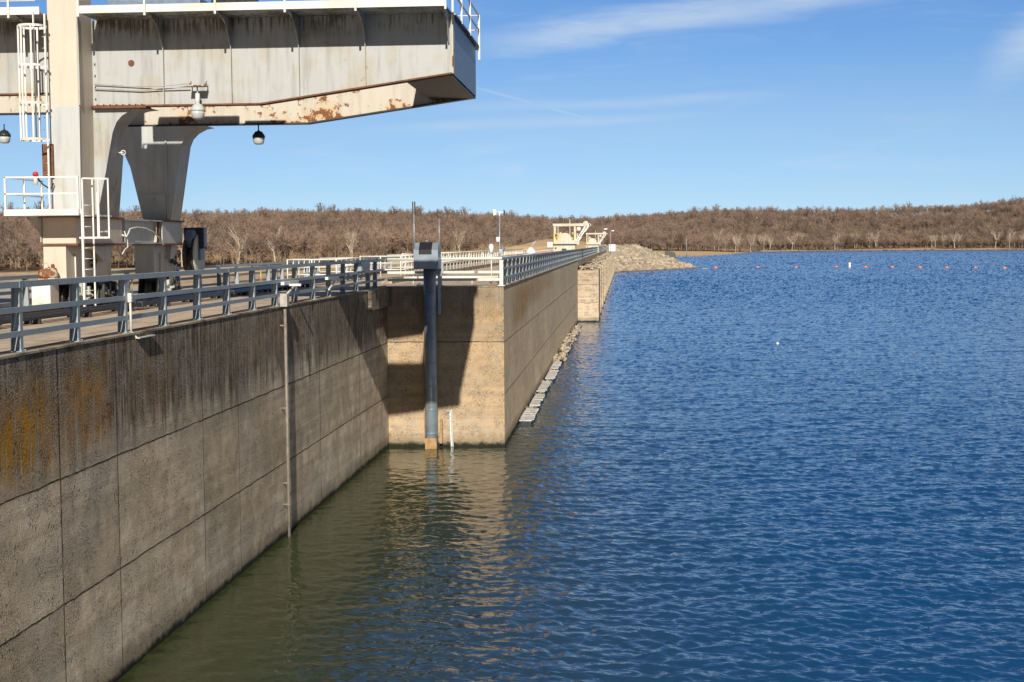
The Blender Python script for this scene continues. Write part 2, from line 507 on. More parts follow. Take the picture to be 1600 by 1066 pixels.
M_DECK, t = material('deck_concrete')
p = t.pos(); x, y, z = t.xyz(p)
n1 = t.noise(p, 0.5, 4, 0.6); n2 = t.noise(p, 6.0, 5, 0.65)
st = t.noise(t.vec(t.m('MULTIPLY', x, 2.6), t.m('MULTIPLY', y, 0.35), 0.0), 1.0, 5, 0.65)
c = t.mix(t.ramp(n1, 0.35, 0.65), (0.60, 0.47, 0.33), (0.52, 0.41, 0.30))
c = t.mix(t.m('MULTIPLY', t.ramp(st, 0.45, 0.65), 0.5), c, (0.24, 0.19, 0.145))
c = t.mix(t.m('MULTIPLY', t.ramp(n2, 0.52, 0.7), 0.4), c, (0.13, 0.115, 0.10))
jm = t.m('ABSOLUTE', t.m('SUBTRACT', t.m('MODULO', t.m('ADD', y, 200.0), 6.0), 3.0))
c = t.mix(t.ramp(jm, 0.02, 0.06, 0.8, 0.0), c, (0.06, 0.05, 0.045))
t.bsdf(c, 0.9, normal=t.bump(n2, 0.35, 0.02), spec=0.2)

M_COPING, t = material('coping_concrete')
p = t.pos()
n1 = t.noise(p, 1.2, 5, 0.7); n2 = t.noise(p, 18, 4, 0.6)
c = t.mix(t.ramp(n1, 0.4, 0.62), (0.44, 0.37, 0.27), (0.16, 0.13, 0.09))
c = t.mix(t.m('MULTIPLY', t.ramp(n2, 0.5, 0.7), 0.6), c, (0.10, 0.085, 0.06))
c = t.mix(t.m('MULTIPLY', t.ramp(t.noise(p, 2.6, 4, 0.6), 0.6, 0.66), 0.7), c, (0.40, 0.22, 0.05))
t.bsdf(c, 0.95, normal=t.bump(n2, 0.6, 0.03), spec=0.15)

M_CRANE = paint('crane_paint', (0.41, 0.42, 0.41), 0.25, 0.5, rlim=0.64, mould=True)
M_CRANE_RUST = paint('crane_paint_rusty', (0.52, 0.48, 0.40), 0.6, 0.35, warm=(0.55, 0.38, 0.19), rlim=0.565)
M_CREAM = paint('column_paint', (0.58, 0.50, 0.41), 0.08, 0.18, warm=(0.62, 0.53, 0.42), rlim=0.72)
M_LEG = paint('leg_paint', (0.47, 0.49, 0.48), 0.25, 0.30, rlim=0.66)
M_WHITE = paint('white_paint', (0.68, 0.67, 0.64), 0.2, 0.15, rlim=0.68)
M_BALCONY = paint('balcony_paint', (0.78, 0.76, 0.72), 0.25, 0.2, rlim=0.66)
M_RAIL = paint('rail_paint', (0.31, 0.36, 0.39), 0.08, 0.30, rough=0.45, warm=(0.29, 0.33, 0.34), rlim=0.67)
M_RAIL2 = paint('cross_rail_paint', (0.66, 0.68, 0.60), 0.08, 0.25, rough=0.45, warm=(0.62, 0.63, 0.53), rlim=0.7)
M_WRAIL = paint('white_rail_paint', (0.74, 0.75, 0.70), 0.1, 0.2, rlim=0.7)
M_YELLOW = paint('yellow_paint', (0.74, 0.58, 0.12), 0.12, 0.2, rlim=0.7)
M_HOIST = paint('hoist_paint', (0.56, 0.54, 0.46), 0.5, 0.4, rlim=0.66)
M_RUSTY = plain('rusty_steel', (0.20, 0.085, 0.04), 0.8, 0.1, 0.5, 9, 0.5)
M_DARK = plain('dark_steel', (0.045, 0.048, 0.052), 0.5, 0.4, 0.4, 8, 0.3)
M_GREASE = plain('greasy_machinery', (0.10, 0.095, 0.085), 0.45, 0.4, 0.6, 14, 0.5)
M_BLACK = plain('black_plastic', (0.02, 0.02, 0.022), 0.4)
M_BLUE = plain('blue_grey_paint', (0.17, 0.23, 0.32), 0.45, 0.0, 0.3)
M_GALV = galvanised('galvanised_steel', (0.34, 0.40, 0.45))
M_PIPE = galvanised('weathered_steel_pipe', (0.30, 0.36, 0.42))
M_RED = plain('red_lens', (0.55, 0.02, 0.02), 0.25)
M_ORANGE = plain('orange_plastic', (0.66, 0.19, 0.08), 0.45, 0, 0.2, 3)
M_BUOYW = plain('white_plastic', (0.80, 0.80, 0.78), 0.45, 0, 0.1, 3)
M_FOAM = plain('weathered_float_planks', (0.56, 0.54, 0.50), 0.85, 0, 0.5, 5, 0.6)
M_WOODTAN = plain('tan_timber', (0.44, 0.27, 0.12), 0.85, 0, 0.4, 8, 0.4)
M_DRIFT = plain('driftwood', (0.50, 0.41, 0.30), 0.9, 0, 0.6, 3, 0.6)
M_GLASS = plain('lamp_glass', (0.55, 0.57, 0.56), 0.2, 0, 0.2)
M_DUCK = plain('dark_feathers', (0.02, 0.02, 0.022), 0.7)
M_SIGNW = plain('white_sign', (0.80, 0.80, 0.78), 0.6, 0, 0.1)
M_POLEW = plain('grey_pole', (0.42, 0.41, 0.39), 0.6, 0.1, 0.3)
M_NPIPE = plain('stained_pipe', (0.27, 0.23, 0.19), 0.7, 0.1, 0.4)
M_NBOX = plain('aged_white_box', (0.50, 0.45, 0.40), 0.6, 0, 0.35)
M_WOODPOLE = plain('wooden_pole', (0.16, 0.12, 0.09), 0.9, 0, 0.4)

# gravel roof
M_GRAVEL, t = material('roof_gravel')
p = t.pos()
v1 = t.vor(p, 6.0); n1 = t.noise(p, 3.0, 6, 0.75)
c = t.mix(t.ramp(n1, 0.4, 0.62), (0.60, 0.55, 0.48), (0.30, 0.27, 0.24))
t.bsdf(c, 0.95, normal=t.bump(v1, 0.7, 0.08), spec=0.1)

# ground: dry grass, leaf litter under the woods, sand by the shore
M_GROUND, t = material('ground')
p = t.pos(); x, y, z = t.xyz(p)
n1 = t.noise(p, 0.012, 5, 0.6); n2 = t.noise(p, 0.25, 5, 0.7)
grass = t.mix(t.ramp(n1, 0.4, 0.6), (0.62, 0.44, 0.25), (0.52, 0.36, 0.19))
grass = t.mix(t.m('MULTIPLY', t.ramp(n2, 0.45, 0.7), 0.5), grass, (0.36, 0.26, 0.14))
attr = t.n('ShaderNodeAttribute', attribute_name='wood_gap').outputs['Fac']
litter = t.mix(t.ramp(n2, 0.4, 0.6), (0.13, 0.085, 0.055), (0.085, 0.058, 0.04))  # dark tone doubles as painted shade in the riprap gaps
c = t.mix(attr, grass, litter)
c = t.mix(t.ramp(z, 0.3, 1.1, 1.0, 0.0), c, t.mix(t.ramp(n2, 0.45, 0.6), (0.58, 0.43, 0.27), (0.30, 0.22, 0.14)))
t.bsdf(c, 0.97, normal=t.bump(n2, 0.5, 0.5), spec=0.05)

# rock
M_ROCK, t = material('riprap_rock')
p = t.pos()
n1 = t.noise(p, 0.22, 4, 0.6); n2 = t.noise(p, 3.0, 5, 0.7)
rnd = t.n('ShaderNodeAttribute', attribute_name='tint').outputs['Fac']
c = t.mix(rnd, (0.22, 0.175, 0.125), (0.56, 0.47, 0.35))
c = t.mix(t.m('MULTIPLY', t.ramp(n1, 0.4, 0.7), 0.35), c, (0.24, 0.20, 0.15))
c = t.mix(t.ramp(t.xyz(p)[2], 0.1, 0.7, 0.8, 0.0), c, (0.06, 0.055, 0.045))
t.bsdf(c, 0.95, normal=t.bump(n2, 0.4, 0.1), spec=0.1)

# bark and twigs
def bark(name, c0, c1):
    m_, t = material(name)
    a = t.n('ShaderNodeAttribute', attribute_name='tint').outputs['Fac']
    oi = t.n('ShaderNodeObjectInfo').outputs['Random']
    k = t.m('FRACT', t.m('ADD', a, oi))
    c = t.mix(k, c0, c1)
    t.bsdf(c, 0.9, spec=0.1)
    return m_


M_TWIG = bark('brown_twigs', (0.15, 0.108, 0.085), (0.35, 0.245, 0.18))
M_BRUSH = bark('brush_twigs', (0.34, 0.24, 0.15), (0.48, 0.34, 0.21))
M_BARK = bark('grey_bark', (0.15, 0.115, 0.09), (0.23, 0.18, 0.14))
M_PALE = bark('pale_bark', (0.48, 0.41, 0.33), (0.58, 0.50, 0.41))
M_PALETWIG = bark('pale_twigs', (0.36, 0.27, 0.19), (0.46, 0.35, 0.25))

# water
WAVE = 0.24
M_WATER, t = material('lake_water')
p = t.pos(); x, y, z = t.xyz(p)
rot = t.n('ShaderNodeVectorRotate', rotation_type='Z_AXIS')
t.put(rot.inputs['Vector'], p); rot.inputs['Angle'].default_value = R(-14)
q = rot.outputs[0]
rot2 = t.n('ShaderNodeVectorRotate', rotation_type='Z_AXIS')
t.put(rot2.inputs['Vector'], p); rot2.inputs['Angle'].default_value = R(22)
q2 = rot2.outputs[0]
gust = t.ramp(t.noise(t.sc(p, (1.0, 0.5, 1.0)), 0.03, 3, 0.55), 0.35, 0.7, 0.75, 1.15)
# the sheltered corner under the walls is calmer
calm = t.ramp(t.m('ADD', x, t.m('MULTIPLY', t.m('SUBTRACT', y, 30.0), 0.02)), -9.5, 2.0, 0.34, 1.0)
calm = t.m('MAXIMUM', calm, t.ramp(y, 60.0, 75.0, 0.0, 0.85))


def wave_height(v):
    """crested wavelets about a metre apart with smaller ripples on them"""
    a = t.n('ShaderNodeVectorRotate', rotation_type='Z_AXIS'); t.put(a.inputs['Vector'], v); a.inputs['Angle'].default_value = R(-12)
    b_ = t.n('ShaderNodeVectorRotate', rotation_type='Z_AXIS'); t.put(b_.inputs['Vector'], v); b_.inputs['Angle'].default_value = R(24)
    n0 = t.noise(t.sc(a.outputs[0], (0.50, 1.05, 1.0)), 0.75, 1, 0.5, 0.3)
    n1 = t.noise(t.sc(b_.outputs[0], (0.75, 1.6, 1.0)), 1.3, 2, 0.5, 0.5)
    n2 = t.noise(t.sc(a.outputs[0], (0.9, 1.5, 1.0)), 4.2, 1, 0.5, 0.3)
    r0 = t.m('SUBTRACT', 1.0, t.m('ABSOLUTE', t.m('SUBTRACT', t.m('MULTIPLY', n0, 2.0), 1.0)))
    r1 = t.m('SUBTRACT', 1.0, t.m('ABSOLUTE', t.m('SUBTRACT', t.m('MULTIPLY', n1, 2.0), 1.0)))
    h_ = t.m('ADD', t.m('MULTIPLY', r0, 0.30), t.m('MULTIPLY', r1, 0.22))
    return t.m('ADD', h_, t.m('MULTIPLY', n2, 0.07))


EPS = 0.04
def shift(v, dx_, dy_):
    nd = t.n('ShaderNodeVectorMath', operation='ADD'); t.put(nd.inputs[0], v); nd.inputs[1].default_value = (dx_, dy_, 0)
    return nd.outputs[0]
h0 = wave_height(p); hx = wave_height(shift(p, EPS, 0)); hy = wave_height(shift(p, 0, EPS))
amp = t.m('MULTIPLY', t.m('MULTIPLY', gust, calm), -WAVE / EPS)
sx_ = t.m('MULTIPLY', t.m('SUBTRACT', hx, h0), amp)
sy_ = t.m('MULTIPLY', t.m('SUBTRACT', hy, h0), amp)
gn = t.n('ShaderNodeNewGeometry').outputs['Normal']
ad_ = t.n('ShaderNodeVectorMath', operation='ADD'); t.put(ad_.inputs[0], gn); t.put(ad_.inputs[1], t.vec(sx_, sy_, 0.0))
nn_ = t.n('ShaderNodeVectorMath', operation='NORMALIZE'); t.put(nn_.inputs[0], ad_.outputs[0])
nrm = nn_.outputs[0]
depth = t.ramp(x, -9.0, 6.0)
body = t.mix(depth, (0.034, 0.044, 0.014), (0.006, 0.056, 0.150))
body = t.mix(t.ramp(y, 60.0, 110.0), body, (0.005, 0.056, 0.160))
b = t.bsdf(body, 0.06, normal=nrm)
b.inputs['IOR'].default_value = 1.36

# ================================================================ THE SETTING
DECK = 6.45

# ---- terrain
SHORE = np.array([(-4, -600), (-4, 404), (23, 466), (20, 478), (9, 502), (4, 540), (3, 620), (16, 800), (29, 885), (48, 872), (62, 930), (80, 1000),
                  (100, 1150), (116, 1270), (165, 1300), (206, 1345), (290, 1330), (372, 1300), (480, 1280), (900, 1250), (3500, 1100),
                  (3500, 4200), (-3500, 4200), (-3500, -600)], float)
EDGE = np.array([(-3500, 150), (-900, 300), (-320, 360), (-190, 430), (-120, 480), (-78, 560), (-70, 700), (-72, 850), (-50, 1040), (0, 1075), (60, 1085),
                 (100, 1180), (122, 1300), (168, 1322), (208, 1366), (290, 1350), (372, 1320), (480, 1300), (900, 1275), (3500, 1130),
                 (3500, 4300), (-3500, 4300)], float)


def poly_sd(P, poly):
    """signed distance, positive inside"""
    x, y = P[:, 0], P[:, 1]
    inside = np.zeros(len(P), bool); d = np.full(len(P), 1e18)
    n = len(poly)
    for i in range(n):
        a = poly[i]; b = poly[(i + 1) % n]
        e = b - a
        t_ = np.clip(((x - a[0]) * e[0] + (y - a[1]) * e[1]) / (e @ e), 0, 1)
        dd = (x - a[0] - t_ * e[0]) ** 2 + (y - a[1] - t_ * e[1]) ** 2
        d = np.minimum(d, dd)
        c = ((a[1] > y) != (b[1] > y))
        with np.errstate(divide='ignore', invalid='ignore'):
            xi = (b[0] - a[0]) * (y - a[1]) / (b[1] - a[1]) + a[0]
        inside ^= c & (x < xi)
    d = np.sqrt(d)
    return np.where(inside, d, -d)


def sstep(t_):
    t_ = np.clip(t_, 0, 1)
    return t_ * t_ * (3 - 2 * t_)


_ph = rng.uniform(0, 6.28, (24, 3)); _fr = rng.uniform(-1, 1, (24, 2))


def lumps(x, y, wl):
    s = 0
    for i in range(12):
        s = s + np.sin((x * _fr[i, 0] + y * _fr[i, 1]) * 6.28 / wl + _ph[i, 0])
    return s / 12.0


def ground_h(P):
    x, y = P[:, 0], P[:, 1]
    sd = poly_sd(P, SHORE)
    ed = poly_sd(P, EDGE)
    base = np.where(sd > 0, np.minimum(sd * 0.055, 1.6) + np.where(y > 700, np.clip(sd - 12, 0, 175) * 0.02, 0), np.maximum(sd * 0.25, -4.0))
    valley = sstep((-x - 20) / 30.0) * sstep((460 - y) / 120.0)       # low ground below the dam
    base = base * (1 - valley) + (-4.0) * valley
    a = x / np.maximum(y, 60.0)
    amp = np.interp(a, [-0.8, -0.44, -0.28, -0.19, -0.10, -0.05, 0.0, 0.08, 0.2, 0.3],
                    [6, 9.5, 15.0, 17.0, 18.0, 18, 18.5, 23, 28, 31])
    hill = amp * sstep(ed / 330.0) + (6.0 * lumps(x, y, 330) + 3.0 * lumps(y, -x, 120)) * sstep(ed / 80.0) * (amp / 14)
    h = base + np.where(ed > 0, hill + 0.012 * np.minimum(ed, 300), 0)
    # grassy abutment beyond the spillway
    mx = sstep((x + 46) / 14.0) * sstep((28 - x) / 34.0)
    my = sstep((y - 392) / 18.0) * sstep((760 - y) / 160.0)
    mound = (7.6 + 2.6 * np.exp(-((x + 26) / 15.0) ** 2 - ((y - 560) / 90.0) ** 2)) * mx * my
    # riprap nose running down into the lake
    dR = np.minimum(poly_sd(P, SHORE), 60)
    nose = np.minimum(0.40 * dR, 7.7) * sstep((y - 396) / 6.0) * sstep((620 - y) / 70.0) * sstep((x + 14) / 8.0)
    far = np.where(y > 470, 1, 0)
    h = np.where(sd > 0, np.maximum(np.maximum(h, np.where(x < 6, mound * np.clip(sd * .4 / 7.7, 0, 1), -9)), nose), h)
    # nothing pokes through the dam
    under = (x > -40) & (x < 3) & (y < 398)
    h = np.where(under, np.minimum(h, -4.0), h)
    return h


def axis_grid(lo, hi, fine0, fine1, step, grow=1.13):
    a = list(np.arange(fine0, fine1, step))
    s = step; v = fine0
    left = []
    while v > lo:
        s *= grow; v -= s; left.append(v)
    s = step; v = a[-1]; right = []
    while v < hi:
        s *= grow; v += s; right.append(v)
    return np.array(left[::-1] + a + right)


gx = axis_grid(-3400, 3400, -70, 130, 3.0, 1.09)
gy = axis_grid(-500, 4200, 385, 1000, 3.5, 1.05)
GX, GY = np.meshgrid(gx, gy, indexing='ij')
P = np.stack([GX.ravel(), GY.ravel()], 1)
H = ground_h(P)
wood_gap = sstep(poly_sd(P, EDGE) / 8.0 + 0.6)
sdr = poly_sd(P, SHORE)
wood_gap = np.maximum(wood_gap, 1.0 * ((P[:, 1] > 396) & (P[:, 1] < 540) & (sdr < 20) & (P[:, 0] > -7) & (P[:, 0] < 30)))  # also darkens ground under the riprap, painting shade between the rocks
nxg, nyg = len(gx), len(gy)
idx = np.arange(nxg * nyg).reshape(nxg, nyg)
faces = np.stack([idx[:-1, :-1], idx[1:, :-1], idx[1:, 1:], idx[:-1, 1:]], -1).reshape(-1, 4)
g = fast_mesh('ground', np.column_stack([P, H]), faces, M_GROUND, True)
at_ = g.data.attributes.new('wood_gap', 'FLOAT', 'POINT'); at_.data.foreach_set('value', wood_gap.astype(np.float32))
tag(g, kind='structure')

# ---- water
def wave_tile(n, L, kp, spread_dir, seed):
    """one periodic patch of wind waves: height and sideways drift"""
    r_ = np.random.default_rng(seed)
    k1 = np.fft.fftfreq(n, L / n) * 2 * math.pi
    KX, KY = np.meshgrid(k1, k1, indexing='ij')
    K = np.hypot(KX, KY) + 1e-9
    th = np.arctan2(KY, KX)
    amp_ = np.exp(-(kp / K) ** 2 * 0.9) * K ** -2.35 * np.exp(-(K / 42.0) ** 2)
    amp_ *= np.abs(np.cos(th - spread_dir)) ** 1.6 + 0.12
    amp_[0, 0] = 0
    Z = np.fft.ifft2((r_.normal(size=(n, n)) + 1j * r_.normal(size=(n, n))) * amp_)
    sp_ = np.fft.fft2(Z.real)
    hgt = Z.real
    sxx = np.fft.ifft2(1j * KX * sp_).real; syy = np.fft.ifft2(1j * KY * sp_).real
    norm = 1.0 / math.sqrt((sxx ** 2 + syy ** 2).mean())
    ddx = np.fft.ifft2(-1j * KX / K * sp_).real; ddy = np.fft.ifft2(-1j * KY / K * sp_).real
    return hgt * norm, ddx * norm, ddy * norm


def sample(tile, L, x, y):
    n = tile.shape[0]
    u = (x / L * n) % n; v = (y / L * n) % n
    i = np.floor(u).astype(int) % n; j = np.floor(v).astype(int) % n
    fu = u - np.floor(u); fv = v - np.floor(v)
    i2 = (i + 1) % n; j2 = (j + 1) % n
    return (tile[i, j] * (1 - fu) * (1 - fv) + tile[i2, j] * fu * (1 - fv) + tile[i, j2] * (1 - fu) * fv + tile[i2, j2] * fu * fv)


WAVES = [(wave_tile(512, 37.0, 7.0, R(100), 1), 37.0, 0.0, 0.150), (wave_tile(512, 26.0, 13.0, R(66), 2), 26.0, 0.45, 0.145), (wave_tile(256, 83.0, 1.6, R(118), 3), 83.0, 0.2, 0.035)]


def calmness(x, y):
    """the corner under the walls is sheltered from the wind"""
    c_ = 0.30 + 0.70 * sstep((x + 9.5 + (y - 30) * 0.02) / 11.0)
    far_c = 0.55 + 0.45 * sstep((x + 5) / 8.0)
    k = sstep((y - 58) / 14.0)
    return c_ * (1 - k) + far_c * k


rows = []
yv = 18.0
while yv < 1400:
    rows.append(yv); yv += max(0.11, yv * 0.0034)
rows = np.array(rows)
ncol = 760
uu = np.linspace(0, 1, ncol) ** 1.25
WX = -9.62 + uu[None, :] * (0.36 * rows[:, None] + 26)
WY = np.repeat(rows[:, None], ncol, 1)
WZ = np.zeros_like(WX); DXX = np.zeros_like(WX); DYY = np.zeros_like(WX)
cm = calmness(WX, WY) * (1 + 0.22 * lumps(WX, WY * .6, 37.0) + 0.35 * lumps(WX + 90, WY * .4, 140.0)) * (1 + np.maximum(0.11, WY * 0.0034) / 0.28 * sstep((WY - 60) / 260))
for (tl, L_, rot_, am_) in WAVES:
    xr = WX * math.cos(rot_) - WY * math.sin(rot_); yr = WX * math.sin(rot_) + WY * math.cos(rot_)
    WZ += am_ * sample(tl[0], L_, xr, yr)
    dx_ = sample(tl[1], L_, xr, yr); dy_ = sample(tl[2], L_, xr, yr)
    DXX += am_ * (dx_ * math.cos(rot_) + dy_ * math.sin(rot_)); DYY += am_ * (-dx_ * math.sin(rot_) + dy_ * math.cos(rot_))
chop = 0.75 * np.exp(-WY / 200.0)
WV = np.stack([WX + DXX * cm * chop, WY + DYY * cm * chop, WZ * cm], -1).reshape(-1, 3)
idx = np.arange(len(rows) * ncol).reshape(len(rows), ncol)
fq = np.stack([idx[:-1, :-1], idx[:-1, 1:], idx[1:, 1:], idx[1:, :-1]], -1).reshape(-1, 4)
wat = fast_mesh('lake_water', WV, fq, M_WATER, True)
tag(wat, kind='structure')
far_w = fast_mesh('lake_water', np.array([(-9.7, -600, -.22), (4200, -600, -.22), (4200, 3000, -.22), (-9.7, 3000, -.22)], float), np.array([[0, 1, 2, 3]]), M_WATER)
tag(far_w, kind='structure')

# ---- the dam: two stepped wall blocks with the deck on top
near = MB()
near.box(-17.0, -9.5, -60, 57.3, -5, DECK - 0.035)
near.box(-9.5, 3.0, -60, 1.2, -5, DECK - 0.035)
dn = near.build('dam_wall', M_NEAR)
tag(dn, 'weathered grey concrete dam wall with orange stains nearest the camera, under the crane', 'dam wall')
cop = MB().box(-9.90, -9.48, 1.2, 57.3, DECK - 0.035, DECK + 0.004)
cop.build('coping', M_COPING, dn)
cop = MB().box(-9.47, -9.33, 52.8, 57.297, 5.70, DECK - 0.03)
cop.build('corner_block', M_NEAR, dn)

far_ = MB().box(-17.0, -4.8, 57.3, 150.0, -5, DECK - 0.004)
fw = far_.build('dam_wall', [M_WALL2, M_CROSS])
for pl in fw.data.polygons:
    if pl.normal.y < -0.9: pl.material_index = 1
tag(fw, 'tan concrete dam wall from the shadowed inner corner to the spillway', 'dam wall')
MB().box(-5.10, -4.77, 57.28, 150.0, DECK - 0.03, DECK + 0.004).build('coping', M_COPING, fw)
MB().box(-9.47, -5.10, 57.272, 57.55, DECK - 0.03, DECK + 0.003).build('coping', M_COPING, fw)

dk = MB()
dk.box(-17.0, -9.9, -60, 57.3, DECK - 0.034, DECK)
dk.box(-9.9, 3.0, -60, 1.19, DECK - 0.034, DECK)
tag(dk.build('deck', M_DECK), kind='structure')
dk2 = MB().box(-17.0, -5.1, 57.56, 150.0, DECK - 0.003, DECK + 0.001)
tag(dk2.build('deck', M_DECK), kind='structure')

pw = MB().box(-34, -17.02, 8, 76, -5, 5.95).build('powerhouse', M_PIER)
tag(pw, 'low powerhouse block with a pale gravel roof behind the crane', 'building')
MB().box(-33.6, -17.06, 8.4, 75.6, 5.95, 6.0).build('roof', M_GRAVEL, pw)

# ---- spillway
sp = thing('spillway', 'spillway section of the dam with a low ledge and concrete pier noses before the riprap', 'spillway', (-4.8, 150, 0))
MB().box(-11.5, -4.8, 150.0, 402, 5.75, DECK - 0.004).build('bridge_beam', M_PIER, sp)
MB().box(-11.5, -7.2, 150.0, 402, -5, 5.75).build('gate_wall', M_DARK, sp)  # dark colour stands in for the shade of the recess under the bridge
MB().box(-7.2, -3.0, 150.003, 400, -5, 5.35).build('ledge', M_PIER, sp)
yy = 150.0; k = 0
while yy < 392:
    MB().bbox(-3.2, -2.62, yy - 0.04 if k == 0 else yy, yy + (9.0 if k == 0 else 3.2), -5, 5.47 + 0.02 * (k % 2), 0.10).build('pier', M_PIER, sp)
    MB().box(-7.2, -4.9, yy + 1.0, yy + 2.0, 5.35, 5.75).build('bearing', M_PIER, sp)
    yy += 16.0; k += 1
dk3 = MB().box(-11.5, -4.8, 150.0, 402, DECK - 0.004, DECK + 0.001)
tag(dk3.build('deck', M_DECK), kind='structure')


# ================================================================ RAILINGS
def make_post(h, parent, mat, wt=0.11, wb=0.145):
    """tapered I-section post, outer flange on x=0, web reaching inwards"""
    p_ = MB()
    fl = 0.055
    p_.prism([(0.0, -fl), (0.014, -fl), (0.014, fl), (0.0, fl)], 'z', 0, h)
    p_.prism([(0.0, 0.0), (0.0, h), (-wt, h), (-wb, 0.0)], 'y', -0.006, 0.006)
    p_.add([(-wt, -fl * .8, h), (-wt, fl * .8, h), (-wb, fl * .8, 0), (-wb, -fl * .8, 0), (-wt - .012, -fl * .8, h), (-wt - .012, fl * .8, h), (-wb - .012, fl * .8, 0), (-wb - .012, -fl * .8, 0)],
           [(0, 1, 2, 3), (4, 7, 6, 5), (0, 4, 5, 1), (3, 2, 6, 7), (0, 3, 7, 4), (1, 5, 6, 2)])
    p_.box(-wb - 0.05, 0.05, -0.11, 0.11, 0, 0.016)
    for a in (-.08, .08):
        p_.lathe((0.03, a, 0.016), [(0.014, 0), (0.014, 0.02)], 6)
    me = p_.build('post', mat)
    me.parent = parent
    return me


def railing(label, X, ys, z0, hgt, mat, mids=(0.66, 0.33), side=1, rail_h=0.10, group=None, name='railing', end0=None, end1=None, splice=5):
    r_ = thing(name, label, 'railing', (X, ys[0], z0), group)
    first = make_post(hgt - rail_h, r_, mat)
    for i, y_ in enumerate(ys):
        o = first if i == 0 else first.copy()
        if i: C.objects.link(o); o.parent = r_
        o.location = (0, y_ - ys[0], 0)
        if side < 0: o.rotation_euler.z = math.pi
    a = end0 if end0 is not None else ys[0]; b = end1 if end1 is not None else ys[-1]
    xi, xo = (X - 0.115, X + 0.03) if side > 0 else (X - 0.03, X + 0.115)
    top = MB()
    top.box(xi, xo, a, b, z0 + hgt - rail_h, z0 + hgt)
    for i, y_ in enumerate(ys):
        if i % splice == 1: top.box(xi - .004, xo + .006, y_ - 0.07, y_ + 0.07, z0 + hgt - rail_h - .004, z0 + hgt + .004)
    top.build('top_rail', mat, r_)
    xf = X + 0.016 if side > 0 else X - 0.07
    for m_ in mids:
        mm = MB()
        for y0, y1 in zip([a] + list(ys), list(ys) + [b]):
            if y1 - y0 > 0.2:
                zc = z0 + hgt * m_
                # channel section: web with two short legs
                q0, q1 = y0 + .001, y1 - .001
                mm.box(xf - .012, xf, q0, q1, zc - .045, zc + .045)
                mm.box(xf - .05, xf - .012, q0, q1, zc + .033, zc + .045)
                mm.box(xf - .05, xf - .012, q0, q1, zc - .045, zc - .033)
        mm.build('mid_rail', mat, r_)
    return r_


ys_near = [22.31 + 2.44 * (i - 6) for i in range(20)]
ys_near = [y_ for y_ in ys_near if y_ > 4] + [55.6]
railing('blue-grey steel guard rail along the edge of the nearest dam wall', -9.62, ys_near, DECK, 1.13, M_RAIL, (0.60, 0.26), end1=57.45)
railing('grey steel guard rail with many posts on the far tan dam wall', -4.93, [58.3 + 2.40 * i for i in range(39)], DECK, 1.13, M_RAIL, (0.60, 0.26), end0=57.62, end1=150)
railing('distant grey guard rail running along the spillway bridge', -4.93, [150.4 + 3.1 * i for i in range(80)], DECK, 1.13, M_RAIL, (0.60, 0.26), end0=150.02, end1=398)
railing('weathered guard rail on the downstream side behind the crane', -16.4, [14 + 2.7 * i for i in range(33)], DECK, 0.92, M_RAIL, (0.50, 0.16), side=-1, end1=104)

# cross-wall rail: thicker and paler
cr = thing('railing', 'pale green-white pipe guard rail across the shadowed corner wall', 'railing', (-4.90, 57.48, DECK))
MB().tube([(-9.5, 57.48, 7.55), (-4.90, 57.48, 7.55)], 0.062, 10).build('top_rail', M_RAIL2, cr)
MB().box(-6.55, -4.86, 57.42, 57.54, 7.535, 7.62).build('top_sleeve', M_RAIL2, cr)
for z_ in (7.02, 6.72):
    MB().box(-9.5, -4.97, 57.45, 57.50, z_ - .055, z_ + .045).build('mid_rail', M_RAIL2, cr)
for x_, w_ in ((-7.38, 0.085), (-4.90, 0.075)):
    MB().box(x_ - w_, x_ + w_, 57.44, 57.53, DECK + 0.012, 7.49).box(x_ - .14, x_ + .14, 57.38, 57.60, DECK + .004, DECK + .03).build('post', M_RAIL2, cr)
MB().box(-7.52, -7.22, 57.40, 57.435, 6.95, 7.42).build('back_plate', M_RAIL, cr)
# low pipe just behind it
lp = MB().tube([(-9.3, 60.5, 6.74), (-5.2, 60.5, 6.74)], 0.055, 8).tube([(-6.4, 60.5, 6.45), (-6.4, 60.5, 6.8)], 0.03, 8).tube([(-8.9, 60.5, 6.45), (-8.9, 60.5, 6.8)], 0.03, 8)
tag(lp.build('pipe_rail', M_WRAIL), 'low white pipe rail on the deck just behind the corner guard rail', 'railing')


def tube_fence(label, pts, z0, h, n_rails, gap, mat=M_WRAIL, r=0.024, name='fence'):
    f_ = thing(name, label, 'fence', (*pts[0], z0))
    rails = MB()
    for i in range(n_rails):
        z_ = z0 + h * (1 - i / (n_rails)) - 0.02
        for a, b in zip(pts[:-1], pts[1:]):
            rails.tube([(*a, z_), (*b, z_)], r, 6)
    rails.build('rails', mat, f_)
    for a, b in zip(pts[:-1], pts[1:]):
        L = math.dist(a, b); n = max(1, round(L / gap))
        for k in range(n):
            q = (a[0] + (b[0] - a[0]) * k / n, a[1] + (b[1] - a[1]) * k / n)
            MB().tube([(*q, z0), (*q, z0 + h)], r * 1.15, 6).box(q[0] - .06, q[0] + .06, q[1] - .06, q[1] + .06, z0, z0 + .012).build('post', mat, f_)
    return f_


